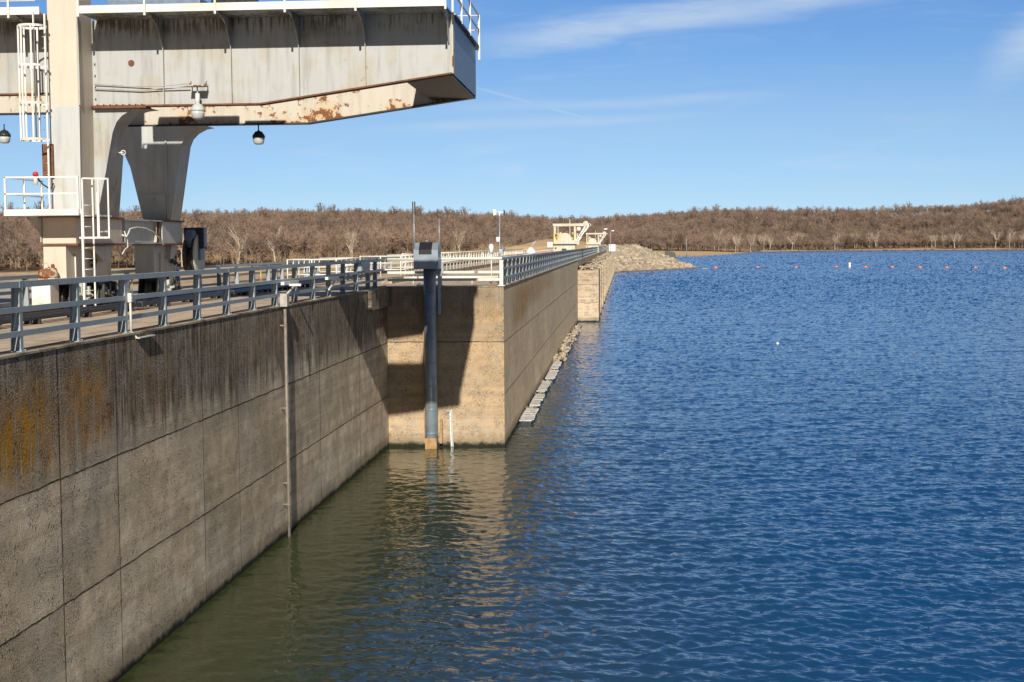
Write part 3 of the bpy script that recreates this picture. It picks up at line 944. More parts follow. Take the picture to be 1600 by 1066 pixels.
tube_fence('white tube railing round a stair opening on the deck right of the crane', [(-15.6, 66), (-13.3, 66), (-13.3, 73), (-15.6, 73), (-15.6, 66)], DECK, 1.05, 3, 1.15, r=0.03)
tube_fence('second white tube railing on the deck, close behind the grey rail box', [(-14.2, 77), (-12.0, 77), (-12.0, 86), (-14.2, 86)], DECK, 1.1, 3, 1.3, r=0.032)
tube_fence('white fence with many posts along the raised curb behind the corner wall', [(-10.3, 80), (-10.3, 148)], DECK + 0.22, 1.0, 2, 1.7, r=0.035)
tube_fence('white fence on the downstream edge where the deck narrows', [(-16.4, 106), (-16.2, 112), (-11.3, 150), (-11.2, 240)], DECK, 1.05, 3, 2.6, r=0.035)
cb = MB().box(-10.55, -10.05, 62, 150, DECK + .001, DECK + 0.22)
tag(cb.build('curb', M_COPING), kind='structure')

# ================================================================ GANTRY CRANE
cr = thing('gantry_crane', 'huge white rust-stained gantry crane reaching out over the water', 'crane', (-14.2, 38, DECK))
Y1, Y2 = 37.0, 43.0
XE = -4.35
TOP = 14.0


def plate(outline, y0, y1, name, mat, parent):
    return MB().prism(outline, 'y', y0, y1).build(name, mat, parent)


# near girder
g1 = plate([(-26, 12.15), (-14.9, 12.15), (-14.9, 11.8), (-9.35, 11.8), (XE, 12.5), (XE, TOP), (-26, TOP)], Y1, Y1 + 0.03, 'girder', M_CRANE, cr)
fl = MB()
fl.prism([(-14.9, 11.76), (-9.35, 11.76), (XE, 12.46), (XE, 12.50), (-9.35, 11.80), (-14.9, 11.80)], 'y', Y1 - 0.16, Y1 + 0.19)
fl.box(-26, -14.9, Y1 - .16, Y1 + .19, 12.11, 12.15)
fl.build('bottom_flange', M_RUSTY, g1)
bp = MB().box(-13.75, -12.35, Y1 - .20, Y1 + .25, 11.72, 11.758)
for k in range(8):
    for yy in (-.16, .0):
        bp.lathe((-13.65 + k * .17, Y1 + yy, 11.80), [(0.022, 0), (0.022, 0.025)], 6)
bp.build('splice_plate', M_RUSTY, g1)
for sx in (-22.5, -20.7, -18.9, -17.1, -15.3, -11.90, -10.11, -8.33, -6.60):
    zb = 12.15 if sx < -14.9 else (11.8 if sx < -9.35 else 11.8 + (sx + 9.35) / 5.0 * 0.7)
    MB().box(sx - .008, sx + .008, Y1 - 0.10, Y1, zb, TOP).build('stiffener', M_CRANE, g1)
    MB().prism([(35.66, 13.99), (Y1 - 0.1, 13.99), (Y1 - 0.1, 13.25), (36.72, 13.45), (36.45, 13.78), (36.0, 13.92)], 'x', sx - .012, sx + .012).build('knee_bracket', M_CRANE, g1)
MB().prism([(35.66, 13.99), (Y1 - 0.1, 13.99), (Y1 - 0.1, 13.25), (36.72, 13.45), (36.45, 13.78), (36.0, 13.92)], 'x', XE - .10, XE - .07).build('knee_bracket', M_CRANE, g1)
MB().box(XE, XE + 0.03, Y1 - 0.16, Y1 + 0.12, 12.47, 14.0).build('end_flange', M_CRANE_RUST, g1)
MB().lathe((-12.77, Y1 - 0.012, 12.89), [(0.085, 0), (0.085, 0.01)], 16, 'y').build('access_hole', M_RUSTY, g1)
cd = MB()
cd.tube([(-13.75, Y1 - .07, 12.36), (-12.9, Y1 - .07, 12.30), (-11.98, Y1 - .12, 12.27), (-11.2, Y1 - .12, 12.33)], 0.014, 6)
cd.tube([(-13.75, Y1 - .07, 12.24), (-12.5, Y1 - .07, 12.17), (-11.98, Y1 - .12, 12.22), (-11.2, Y1 - .12, 12.23)], 0.016, 6)
for k in range(6): cd.lathe((-13.74, Y1 - .06, 12.0 + k * .3), [(0.02, -.03), (0.02, .03)], 6, 'y')
cd.build('conduit', M_CRANE, g1)

# far girder
g2 = plate([(-26, 12.22), (-15.2, 12.22), (-15.2, 11.8), (-9.44, 11.8), (XE - .05, 12.5), (XE - .05, TOP), (-26, TOP)], Y2, Y2 + 0.03, 'girder', M_CRANE_RUST, cr)
fl = MB().prism([(-15.2, 11.76), (-9.44, 11.76), (XE - .05, 12.46), (XE - .05, 12.50), (-9.44, 11.80), (-15.2, 11.80)], 'y', Y2 - 0.16, Y2 + 0.19)
fl.box(-26, -15.2, Y2 - .16, Y2 + .19, 12.18, 12.22)
fl.build('bottom_flange', M_DARK, g2)
es = MB().box(XE - .36, XE - .05, Y2 - 0.05, Y2 - 0.004, 12.5, 14.0)
es.build('end_flange', M_WHITE, g2)
bl = MB()
for k in range(9): bl.lathe((XE - .36, Y2 - .05, 12.65 + k * .15), [(0.03, -.02), (0.03, .02)], 6, 'y')
bl.build('bolts', M_DARK, g2)
for sx in (-13.2, -11.4, -9.6, -7.8, -6.0):
    zb = 11.8 if sx < -9.4 else 11.8 + (sx + 9.4) / 5.0 * 0.7
    MB().box(sx - .008, sx + .008, Y2 + .03, Y2 + 0.14, zb, TOP).build('stiffener', M_CRANE, g2)

# end of the cantilever
MB().box(XE - .045, XE - .02, Y1 + 0.03, Y2 - 0.05, 12.5, TOP).build('end_plate', M_BLUE, cr)
MB().box(-5.75, XE - .05, Y1 + .03, Y2, 12.43, 12.46).build('soffit_plate', M_GREASE, cr)
bt = MB()
bt.box(XE - .02, XE + .09, Y1 - .05, Y2 + .3, TOP - .045, TOP - .005)
bt.build('end_angle', M_CRANE, cr)

# platform on top
pf = MB()
pf.box(-13.66, XE - .02, 35.62, Y1 + .2, TOP, TOP + 0.03)
pf.box(-26, -14.62, 35.62, Y1 + .2, TOP, TOP + 0.03)
pf.box(-5.9, XE - .02, Y1 + .2, Y2, TOP, TOP + 0.03)
pf.box(-26, XE - .02, Y2, Y2 + 1.0, TOP, TOP + 0.03)
pf = pf.build('walkway', M_CRANE, cr)
fa = MB().box(-13.65, XE - .0, 35.58, 35.62, TOP - .035, TOP + .155).box(-26, -14.62, 35.58, 35.62, TOP - .035, TOP + .155)
fa.build('toe_board', M_WHITE, pf)
posts = [-11.90, -10.11, -8.35, -6.58, XE + .0, -13.6, -15.4, -17.2, -19, -21]
for px in posts:
    MB().box(px - .025, px + .025, 35.53, 35.58, TOP - .12, TOP + 0.90).build('handrail_post', M_WHITE, pf)
hr = MB()
for z_ in (.30, .52, .9):
    hr.tube([(-26, 35.555, TOP + z_), (-14.7, 35.555, TOP + z_)], 0.018, 6)
    hr.tube([(-13.6, 35.555, TOP + z_), (XE, 35.555, TOP + z_)], 0.018, 6)
hr.build('handrail', M_WHITE, pf)
XR = XE + .08
for yy in (36.4, 38.4, 40.55):
    MB().box(XR - .025, XR + .025, yy - .025, yy + .025, TOP - .06, TOP + 0.90).build('handrail_post', M_WHITE, pf)
MB().box(XR - .025, XR + .035, Y2 - .03, Y2 + .03, TOP - .42, TOP + 0.90).build('handrail_post', M_WHITE, pf)
hr = MB()
for z_ in (.45, .88):
    hr.bar((XR, 35.5, TOP + z_), (XR, Y2, TOP + z_), 0.035, 0.05)
    hr.tube([(XR, Y2, TOP + z_), (XR - .7, Y2 + .02, TOP + z_)], 0.02, 6)
hr.build('handrail', M_WHITE, pf)
mh = MB().bbox(-13.5, -11.0, 37.3, 38.2, TOP + .03, TOP + 0.6, .05).build('machinery_house', M_BLUE, cr)
MB().lathe((-10.2, 37.8, TOP + .33), [(0.28, -.6), (0.28, .6)], 18, 'x').build('hoist_drum', M_GREASE, cr)

# tall column in front of the near girder
co = MB().prism([(-14.60, 8.92), (-13.84, 8.92), (-13.80, 14.4), (-13.79, 16.6), (-14.58, 16.6), (-14.58, 14.4)], 'y', 36.0, 36.98).build('column', M_CREAM, cr)
MB().prism([(-14.605, 8.93), (-13.832, 8.93), (-13.803, 11.70), (-14.585, 11.70)], 'y', 35.985, 36.0).build('lower_plate', M_LEG, co)
MB().box(-13.835, -13.78, 35.985, 36.03, 11.73, 13.95).build('edge_strip', M_CRANE, co)

# haunched legs
leg1 = MB()
out1 = [(-12.35, 11.74), (-12.62, 11.72), (-12.85, 11.66), (-13.05, 11.54), (-13.2, 11.38), (-13.31, 11.12), (-13.38, 10.8), (-13.52, 10.1), (-13.79, 8.92), (-14.5, 8.92), (-14.5, 11.74)]
n = len(out1)
vsl = [(a, 36.985, z_) for a, z_ in out1]
vsr = [(a, 37.9 + (0.75 * (11.0 - z_) / 2.1 if z_ < 11 else 0), z_) for a, z_ in out1]
leg1.add(vsl + vsr, [tuple(range(n)), tuple(range(2 * n - 1, n - 1, -1))] + [(i, i + n, (i + 1) % n + n, (i + 1) % n) for i in range(n)])
leg1 = leg1.build('leg', M_CRANE, cr)
MB().tube([(-13.38, 37.6, 10.62), (-13.26, 37.6, 10.62)], 0.02, 6).tube([(-13.26 + .06 * math.cos(a), 37.6, 10.62 + .06 * math.sin(a)) for a in np.linspace(0, 6.28, 13)], 0.014, 6).build('lifting_eye', M_WHITE, leg1)
out2 = [(-12.45, 11.72), (-12.7, 11.68), (-12.95, 11.55), (-13.12, 11.38), (-13.22, 11.15), (-13.28, 10.8), (-13.59, 8.92), (-14.44, 8.92), (-14.8, 10.51), (-15.05, 11.1), (-15.3, 11.5), (-15.7, 11.72)]
leg2 = MB().prism(out2, 'y', 42.55, 43.5).build('leg', M_LEG, cr)
MB().box(-13.70, -13.66, 42.50, 42.55, 8.95, 11.3).build('cover_strip', M_LEG, leg2)
MB().box(-14.40, -13.72, 42.51, 42.55, 8.92, 9.7).build('doubler_plate', M_LEG, leg2)
ey = MB().tube([(-13.28 + .06 * math.cos(a), 43.0, 10.45 + .06 * math.sin(a)) for a in np.linspace(0, 6.28, 13)], 0.014, 6)
ey.build('lifting_eye', M_WHITE, leg2)
# second pair of legs beyond the frame carries the other end
for yy in (37.0, 42.55):
    MB().prism([(-24.8, 12.1), (-22.8, 12.1), (-23.4, 6.2), (-24.3, 6.2)], 'y', yy, yy + .9).build('leg', M_LEG, cr)

# sill beam and end boxes
sl = MB()
sl.box(-14.54, -13.68, 35.2, 38.55, 8.22, 8.87)
sl = sl.build('end_box', M_CREAM, cr)
for (a_, b_, z_) in ((35.12, 38.6, 8.87), (41.9, 44.0, 8.87), (35.16, 38.6, 8.17), (41.95, 43.95, 8.17)):
    MB().box(-14.60, -13.62, a_, b_, z_, z_ + .05).build('flange_plate', M_RUSTY, sl)
MB().box(-14.54, -13.68, 42.0, 43.9, 8.22, 8.87).build('end_box', M_LEG, cr)
sb = MB().box(-14.40, -13.78, 38.55, 42.0, 8.25, 8.86).build('sill_beam', M_LEG, cr)
fb = MB().box(-14.48, -13.66, 38.56, 41.99, 8.86, 8.90).box(-14.48, -13.68, 38.56, 41.99, 8.20, 8.25)
fb.build('flange_plate', M_LEG, sb)
for yy in (38.8, 41.5, 41.75): MB().box(-13.78, -13.69, yy, yy + .02, 8.25, 8.86).build('stiffener', M_RUSTY if yy > 41.6 else M_LEG, sb)
hose = MB()
hose.tube([(-13.62, 38.4, 8.45), (-13.6, 38.62, 8.38), (-13.58, 38.75, 8.5), (-13.6, 38.95, 8.62), (-13.62, 39.6, 8.67), (-13.62, 40.3, 8.65), (-13.62, 41.0, 8.55), (-13.62, 41.5, 8.38), (-13.62, 41.7, 8.24)], 0.022, 6)
hose.tube([(-13.62, 38.55, 8.55), (-13.6, 38.72, 8.30), (-13.62, 38.8, 8.12), (-13.64, 38.6, 8.05), (-13.66, 38.4, 7.9)], 0.016, 6)
hose.build('hose', M_WHITE, sb)
for bi, (ya, yb) in enumerate(((35.22, 38.35), (42.0, 44.0))):
    tb = MB().box(-14.54, -13.96, ya, yb, 7.28, 8.17).build('truck_box', M_CREAM if bi == 0 else M_LEG, cr)
    gs = MB().prism([(ya + 1.2, 8.16), (yb - .2, 8.16), (yb - .5, 7.75), (yb - .95, 7.75)], 'x', -13.96, -13.80)
    gs.build('gusset', M_LEG, tb)
    cvp = MB().box(-14.58, -13.90, ya + .9, yb + .1, 7.24, 7.28)
    cvp.build('cap_plate', M_DARK, tb)
    MB().tube([(-13.92, ya + .5, 6.62), (-13.92, ya + .5, 7.95)], 0.022, 6).build('grease_pipe', M_WHITE, tb)
    MB().tube([(-13.92, yb - .12, 6.9), (-13.92, yb - .12, 7.9), (-13.92, yb + .02, 8.05)], 0.018, 6).build('grease_pipe', M_WHITE, tb)
    vl = MB()
    for k in range(9):
        q = rng.uniform(-1, 1, 3)
        vl.lathe((-13.84 + .05 * q[0], ya + 1.55 + .14 * q[1], 7.72 + .12 * q[2]), [(0.035, -.05), (0.045, 0), (0.03, .06)], 8, 'xyz'[k % 3])
    vl.tube([(-13.86, ya + 1.6, 8.05), (-13.8, ya + 1.62, 7.9), (-13.84, ya + 1.7, 7.6), (-13.9, ya + 1.75, 7.55)], 0.014, 6)
    vl.build('valve_cluster', M_GREASE, tb)
    # bogie with wheels underneath
    nb = 2 if bi == 0 else 2
    for k in range(nb):
        yc = ya + 0.75 + k * ((yb - ya) - 1.2)
        bg_ = MB().prism([(yc - .62, 6.72), (yc - .5, 7.24), (yc + .5, 7.24), (yc + .62, 6.72)], 'x', -13.98, -13.94)
        bg_.prism([(yc - .62, 6.72), (yc - .5, 7.24), (yc + .5, 7.24), (yc + .62, 6.72)], 'x', -14.52, -14.48)
        bg_.box(-14.48, -13.98, yc - .12, yc + .12, 6.9, 7.24)
        bo = bg_.build('bogie', M_GREASE, cr)
        for s in (-.33, .33):
            wh = MB().lathe((-14.23, yc + s, 6.82), [(0.22, -.09), (0.28, -.09), (0.28, -.06), (0.24, -.055), (0.24, .055), (0.28, .06), (0.28, .09), (0.2, .09)], 20, 'x')
            wh.lathe((-14.23, yc + s, 6.82), [(0.05, .09), (0.06, .3)], 10, 'x').build('wheel', M_GREASE, bo)
        bx = MB()
        for j in range(6):
            q = rng.uniform(-1, 1, 3)
            bx.bbox(-13.93, -13.80 + .03 * q[0], yc - .5 + j * .16, yc - .38 + j * .16, 6.72 + .1 * abs(q[1]), 6.98 + .15 * q[2] + .1, .015)
            bx.lathe((-13.80, yc - .45 + j * .17, 6.86 + .08 * q[2]), [(0.05, -.06), (0.05, .05), (0.02, .09)], 8, 'x')
        bx.build('axle_gear', M_GREASE if k else M_LEG, bo)
bumper = MB().bbox(-14.66, -14.18, 34.7, 35.25, 6.60, 7.27, .015).box(-14.68, -14.0, 34.7, 35.6, 7.272, 7.30).build('rail_sweep_box', M_WHITE, cr)
ss = MB().prism([(35.3, 6.55), (35.5, 6.55), (35.42, 7.2), (35.34, 7.2)], 'x', -13.9, -13.86)
ss.build('rail_guard', M_RUSTY, cr)
mo = MB().lathe((-14.34, 35.0, 7.46), [(0.06, -.24), (0.12, -.22), (0.13, .02), (0.10, .05), (0.12, .08), (0.12, .2), (0.05, .24)], 14, 'x')
mo.box(-14.56, -14.12, 34.9, 35.14, 7.30, 7.36).tube([(-14.5, 35, 7.56), (-14.48, 35, 7.7), (-14.38, 35, 7.74), (-14.3, 35, 7.62)], 0.012, 6).lathe((-14.22, 35.0, 7.60), [(0.05, 0), (0.05, .08), (0.03, .11)], 8)
mo.build('travel_motor', M_CRANE_RUST, cr)

# cable reel and control box at the back
re_ = MB().lathe((-13.72, 45.05, 7.85), [(0.30, -.16), (0.62, -.14), (0.64, -.10), (0.30, -.06), (0.30, .10), (0.64, .14), (0.62, .18), (0.30, .20)], 28, 'x')
re_ = re_.build('cable_reel', M_GREASE, cr)
MB().lathe((-13.72, 45.05, 7.85), [(0.44, .205), (0.66, .21), (0.66, .235), (0.44, .24)], 28, 'x').build('reel_flange', M_LEG, re_)
MB().lathe((-13.75, 44.95, 8.36), [(0.12, -.12), (0.30, -.08), (0.32, .12), (0.26, .2), (0.08, .24)], 20, 'x').build('reel_motor', M_BLUE, cr)
cbx = MB().bbox(-13.95, -13.32, 44.95, 45.35, 8.05, 8.72, .02).build('control_box', M_DARK, cr)
MB().box(-13.315, -13.305, 44.98, 45.30, 8.10, 8.69).build('door', M_BLUE, cbx)
MB().box(-13.62, -13.40, 44.9, 45.3, 7.70, 8.03).build('junction_box', M_BLUE, cbx)

# balcony with rails
ba = MB().box(-15.05, -13.22, 34.2, 36.5, 8.90, 8.94).build('balcony', M_BALCONY, cr)
MB().box(-15.07, -13.20, 34.17, 34.2, 8.90, 9.05).box(-15.07, -15.04, 34.2, 36.5, 8.90, 9.05).build('toe_board', M_BALCONY, ba)
MB().prism([(-15.0, 8.89), (-14.56, 8.89), (-14.56, 8.45), (-14.65, 8.48)], 'y', 35.3, 35.33).build('bracket', M_CRANE_RUST, ba)
MB().box(-14.58, -14.55, 35.14, 35.4, 8.25, 8.86).build('bracket', M_CRANE, ba)
for (x_, y_) in ((-15.04, 34.22), (-13.22, 34.22), (-15.04, 35.35), (-15.04, 36.45)):
    MB().box(x_ - .02, x_ + .02, y_ - .02, y_ + .02, 8.92, 9.84).build('handrail_post', M_BALCONY, ba)
hr = MB()
for z_ in (9.43, 9.83):
    hr.bar((-15.06, 34.22, z_), (-13.2, 34.22, z_), .035, .035).bar((-15.04, 34.2, z_), (-15.04, 36.5, z_), .035, .035)
hr.build('handrail', M_BALCONY, ba)
rl = MB().lathe((-14.78, 35.45, 9.93), [(0.07, -.01), (0.07, .07), (0.03, .1)], 12).build('warning_lamp', M_RED, cr)
MB().tube([(-14.78, 35.45, 9.7), (-14.78, 35.45, 9.92)], 0.05, 8).build('lamp_base', M_WHITE, rl)
MB().tube([(-14.85, 35.7, 9.9), (-14.7, 35.7, 9.72), (-14.55, 35.8, 9.6), (-14.5, 35.9, 9.75)], 0.02, 6).build('cable', M_BLACK, rl)
# access ladder right of the balcony
ld = MB().bar((-13.12, 34.2, 6.62), (-13.12, 34.2, 9.05), .05, .06).bar((-12.98, 34.55, 6.62), (-12.98, 34.55, 9.8), .035, .035)
for k in range(10): ld.tube([(-13.12, 34.2, 6.8 + k * .26), (-12.98, 34.55, 6.8 + k * .26)], 0.012, 6)
ld.build('ladder', M_BALCONY, cr)
gt = MB()
gt.bar((-13.10, 34.2, 9.79), (-12.46, 34.2, 9.77), .035, .035).bar((-12.46, 34.2, 8.34), (-12.46, 34.2, 9.79), .035, .035)
gt.bar((-13.2, 34.2, 8.35), (-12.44, 34.2, 8.35), .045, .045).bar((-12.72, 34.2, 8.36), (-12.72, 34.2, 9.45), .06, .03).bar((-12.72, 34.2, 8.36), (-12.70, 34.2, 9.78), .02, .02)
gt.bar((-13.10, 34.2, 8.34), (-13.10, 34.2, 9.79), .035, .035).bar((-13.1, 35.2, 8.5), (-12.46, 34.25, 8.5), .03, .03)
gt.build('ladder_gate', M_BALCONY, cr)
# caged ladder left of the column
cg = MB().bar((-14.55, 35.75, 8.95), (-14.55, 35.75, 14.0), .04, .05).bar((-14.72, 35.45, 10.8), (-14.72, 35.45, 14.0), .03, .05)
for k in range(17): cg.tube([(-14.55, 35.75, 9.1 + k * .29), (-14.72, 35.95, 9.1 + k * .29)], 0.012, 6)
cg = cg.build('caged_ladder', M_WHITE, cr)
hp = MB()
for z_ in (13.66, 12.68, 11.74, 10.84):
    arc = [(-14.80 + .34 * math.cos(a), 35.55 + .34 * math.sin(a), z_) for a in np.linspace(0.4, 5.9, 20)]
    for a, b in zip(arc[:-1], arc[1:]): hp.bar(a, b, .012, .06)
for a in (1.6, 2.6, 3.4, 4.2, 5.0):
    hp.bar((-14.80 + .34 * math.cos(a), 35.55 + .34 * math.sin(a), 10.82), (-14.80 + .34 * math.cos(a), 35.55 + .34 * math.sin(a), 13.68), .045, .014)
hp.build('cage', M_WHITE, cg)
MB().box(-14.78, -14.5, 35.9, 36.2, 9.9, 10.75).build('switch_box', M_RUSTY, cr)


def flood(label, x_, y_, ztop, on, mat=M_GLASS):
    """bulkhead lamp on a stem"""
    l_ = thing('flood_lamp', label, 'lamp', (x_, y_, ztop), 'flood lamps hanging from the crane')
    if on:
        b_ = MB().box(x_ - .20, x_ + .24, y_ - .24, y_ + .10, ztop, ztop + .025)
        b_.prism([(y_ + .1, ztop), (y_ + .1, ztop + .18), (y_ - .2, ztop + .02)], 'x', x_ - .20, x_ - .18).prism([(y_ + .1, ztop), (y_ + .1, ztop + .18), (y_ - .2, ztop + .02)], 'x', x_ + .21, x_ + .23)
        b_.build('bracket', M_CRANE_RUST, l_)
    st_ = MB().tube([(x_, y_, ztop), (x_, y_, ztop - .18)], 0.02, 8)
    st_.tube([(x_, y_, ztop - .17), (x_, y_, ztop - (.46 if on else .24))], 0.06 if on else .05, 10)
    st_.build('stem', M_WHITE if on else M_DARK, l_)
    zt = ztop - (.48 if on else .24)
    MB().lathe((x_, y_, zt), [(0.03, .05), (0.10, .04), (0.175, -.06), (0.19, -.10), (0.185, -.15)], 20).build('housing', M_LEG if on else M_DARK, l_)
    MB().lathe((x_, y_, zt), [(0.18, -.15), (0.175, -.20), (0.15, -.31), (0.10, -.345), (0.0, -.35)], 20).build('lens', M_GLASS, l_)
    return l_


flood('pale caged lamp on a bracket under the near side of the crane beam', -10.95, 36.72, 12.22, True)
flood('dark lamp hanging under the far crane beam against the sky', -10.97, 43.0, 11.76, False)
flood('dark lamp cut by the left frame edge under the crane', -18.87, 43.0, 12.18 - .28, False)

# crane track on the deck
tr = MB()
for x_ in (-14.23,):
    tr.box(x_ - .07, x_ + .07, 4, 150, DECK + .02, DECK + .045).box(x_ - .015, x_ + .015, 4, 150, DECK + .045, DECK + .14).box(x_ - .035, x_ + .035, 4, 150, DECK + .14, DECK + .17)
tag(tr.build('crane_track', M_RUSTY), 'steel crane track running along the deck beneath the gantry crane', 'track')
for nm, xx, z_, r_, lb in (('conduit_pipe', -12.78, 6.60, .055, 'thick dark conduit pipe nearest the rail along the deck'), ('conduit_pipe', -12.98, 6.62, .07, 'middle dark conduit pipe along the deck beside the crane'),
                           ('conduit_pipe', -13.2, 6.60, .05, 'rear dark conduit pipe along the deck next to the crane wheels')):
    cpt = thing(nm, lb, 'pipe', (xx, 6, DECK), 'conduit pipes along the deck')
    MB().tube([(xx, 6, z_), (xx, 72, z_)], r_, 8).build('pipe', M_DARK, cpt)
    for k in range(15):
        yk = 15.5 + k * 3.0
        MB().box(xx - .08, xx + .08, yk - .04, yk + .04, DECK + .002, z_ - r_ * .6).build('support', M_DARK, cpt)
        if k % 3 == 1: MB().bbox(xx - r_ * 1.5, xx + r_ * 1.5, yk + .7, yk + 1.05, z_ - r_ * 1.3, z_ + r_ * 1.5, .02).build('coupling', M_DARK, cpt)

# ================================================================ THINGS ON THE NEAR WALL
pg = thing('gauge_pipe', 'thin vertical pipe with a white box running down the near wall into the water', 'pipe', (-9.36, 39.25, 0))
MB().tube([(-9.36, 39.25, -1.5), (-9.36, 39.22, 6.5)], 0.042, 10).build('pipe', M_NPIPE, pg)
cl_ = MB()
for z_ in (0.9, 1.5, 3.6, 5.9): cl_.box(-9.5, -9.315, 39.19, 39.25, z_, z_ + .035)
cl_.build('clamps', M_NPIPE, pg)
MB().bbox(-9.46, -9.26, 39.05, 39.35, 6.44, 6.80, .02).build('box', M_NBOX, pg)
sg = MB()
for k in range(7): sg.box(-9.34 + .015 * (k % 2), -9.29, 39.045, 39.049, 6.50 + k * .045, 6.52 + k * .045)
sg.build('faded_marking', M_POLEW, pg)
for i, (ya, lb) in enumerate(((40.6, 'cream angle bracket arm on the near guard rail beside the white box'), (46.6, 'cream angle bracket arm further along the near guard rail'))):
    bk = thing('bracket_arm', lb, 'bracket', (-9.5, ya, 7.0), 'bracket arms on the near rail')
    MB().box(-9.58, -9.48, ya - .9, ya + .9, 7.02, 7.11).build('arm', M_WRAIL, bk)
    MB().bar((-9.50, ya + .6, 7.02), (-9.50, ya - 0.7, 6.72 - .02), .05, .05).build('strut', M_WRAIL, bk)
    MB().box(-9.50, -9.15, ya - .3, ya - .2, 6.98, 7.04).build('outrigger', M_WRAIL, bk)
lg = thing('handline_post', 'short white pole with a foot bracket overhanging the near wall edge', 'pole', (-9.45, 27.3, DECK))
MB().tube([(-9.56, 27.3, 6.42), (-9.56, 27.28, 7.1)], 0.022, 8).build('pole', M_WHITE, lg)
MB().bbox(-9.60, -9.52, 27.24, 27.34, 7.04, 7.22, .015).build('head', M_WHITE, lg)
MB().box(-9.5, -9.41, 27.35, 28.3, 6.33, 6.35).bar((-9.56, 27.3, 6.47), (-9.46, 27.35, 6.34), .03, .03).build('foot_plate', M_WHITE, lg)
jb = thing('junction_box', 'grey-green junction box fixed to the guard rail near the corner', 'box', (-9.55, 51.9, 7.3))
MB().bbox(-9.58, -9.44, 51.4, 53.0, 7.18, 7.5, .02).build('body', M_GALV, jb)
MB().box(-9.44, -9.43, 51.5, 52.9, 7.2, 7.48).build('door', M_GALV, jb)

# stilling well: big pipe with a hooded box
gw = thing('stilling_well', 'big blue-grey gauge pipe topped with a hooded metal box in the corner', 'gauge house', (-7.7, 56.75, 0))
MB().tube([(-7.70, 56.85, -2), (-7.70, 56.85, 7.2)], 0.255, 24).build('pipe', M_PIPE, gw)
MB().box(-7.93, -7.47, 56.56, 56.62, -0.1, 0.42).build('timber_guard', M_WOODTAN, gw)
MB().box(-8.03, -7.99, 57.05, 57.27, 0.15, 6.2).box(-7.40, -7.30, 57.05, 57.27, 0.15, 1.1).build('side_strip', M_WOODTAN, gw)
MB().box(-7.40, -7.28, 56.9, 57.26, 5.35, 6.5).build('wall_bracket', M_PIPE, gw)
hd = MB().prism([(56.30, 7.17), (57.25, 7.17), (57.25, 8.02), (57.05, 8.20), (56.62, 8.20), (56.30, 7.92)], 'x', -8.26, -7.29).build('hood', M_PIPE, gw)
ctr = MB().add([(-8.03, 56.286, 7.93), (-7.56, 56.286, 7.93), (-7.56, 56.60, 8.222), (-8.03, 56.60, 8.222), (-8.03, 56.30, 7.80), (-7.56, 56.30, 7.80), (-7.56, 56.30, 7.93), (-8.03, 56.30, 7.93)],
               [(0, 1, 2, 3), (0, 3, 2, 1)])
MB().prism([(56.27, 7.92), (56.60, 8.225), (56.66, 8.215), (56.33, 7.9)], 'x', -8.05, -7.54).box(-8.05, -7.54, 56.265, 56.298, 7.76, 7.93).build('solar_panel', M_BLACK, hd)
MB().tube([(-7.8 + .05 * math.cos(a), 56.8, 8.24 + .05 * math.sin(a)) for a in np.linspace(0, 6.28, 12)], 0.012, 6).lathe((-7.8, 56.8, 8.20), [(0.1, 0), (0.03, .03)], 8).build('lifting_ring', M_GALV, hd)
mp = MB().tube([(-8.24, 56.4, 7.9), (-8.24, 56.4, 9.35)], 0.03, 8).build('mast', M_GALV, hd)
MB().box(-8.30, -8.255, 56.38, 56.43, 9.3, 9.82).box(-8.225, -8.18, 56.38, 56.43, 9.3, 9.82).build('antenna', M_BLACK, mp)
MB().tube([(-8.24, 56.405, 9.3), (-8.24, 56.405, 9.82)], 0.012, 6).build('antenna_rod', M_WHITE, mp)
MB().tube([(-7.27, 56.6, 7.8), (-7.27, 56.6, 9.14)], 0.018, 8).build('thin_mast', M_GALV, hd)
cf = MB()
for k in range(7): cf.lathe((-7.7, 56.85, 0.6 + k * .95), [(0.262, 0), (0.262, .03)], 24)
cf.build('pipe_bands', M_PIPE, gw)

# staff gauge
sgauge = thing('staff_gauge', 'white ruled water level board on the corner wall beside the big pipe', 'gauge', (-6.97, 57.26, 0))
MB().prism([(-6.97, -.3), (-6.86, -.3), (-6.91, 1.46), (-7.02, 1.46)], 'y', 57.255, 57.285).build('board', M_BUOYW, sgauge)
tk = MB()
for k in range(36):
    z_ = 0.02 + k * 0.04
    xo = -6.965 - (z_ / 1.76) * .05 + .055
    tk.box(xo - (.055 if k % 5 == 0 else .03), xo + .04, 57.246, 57.252, z_, z_ + .015)
tk.build('tick_marks', M_BLACK, sgauge)
MB().bbox(-7.13, -7.0, 57.22, 57.28, 1.38, 1.48, .01).build('end_bracket', M_GALV, sgauge)

# weather mast
wm = thing('weather_station', 'thin grey mast with a white wind vane and sensor boxes behind the corner rail', 'weather station', (-5.08, 59, DECK))
MB().tube([(-5.10, 59, DECK), (-5.08, 59, 9.32)], 0.025, 8).build('mast', M_GALV, wm)
wv = MB().tube([(-5.24, 59, 9.44), (-4.90, 59, 9.42)], 0.025, 8).tube([(-5.08, 59, 9.25), (-5.08, 59, 9.42)], 0.03, 8).prism([(-5.34, 9.30), (-5.22, 9.33), (-5.22, 9.41), (-5.27, 9.44), (-5.22, 9.47), (-5.24, 9.54), (-5.34, 9.56)], 'y', 58.99, 59.01)
wv.build('wind_vane', M_BUOYW, wm)
pr = MB()
for a in range(4):
    t_ = a * math.pi / 2 + .5
    pr.bar((-4.89, 59, 9.42), (-4.89, 59 + .11 * math.cos(t_), 9.42 + .11 * math.sin(t_)), .05, .012)
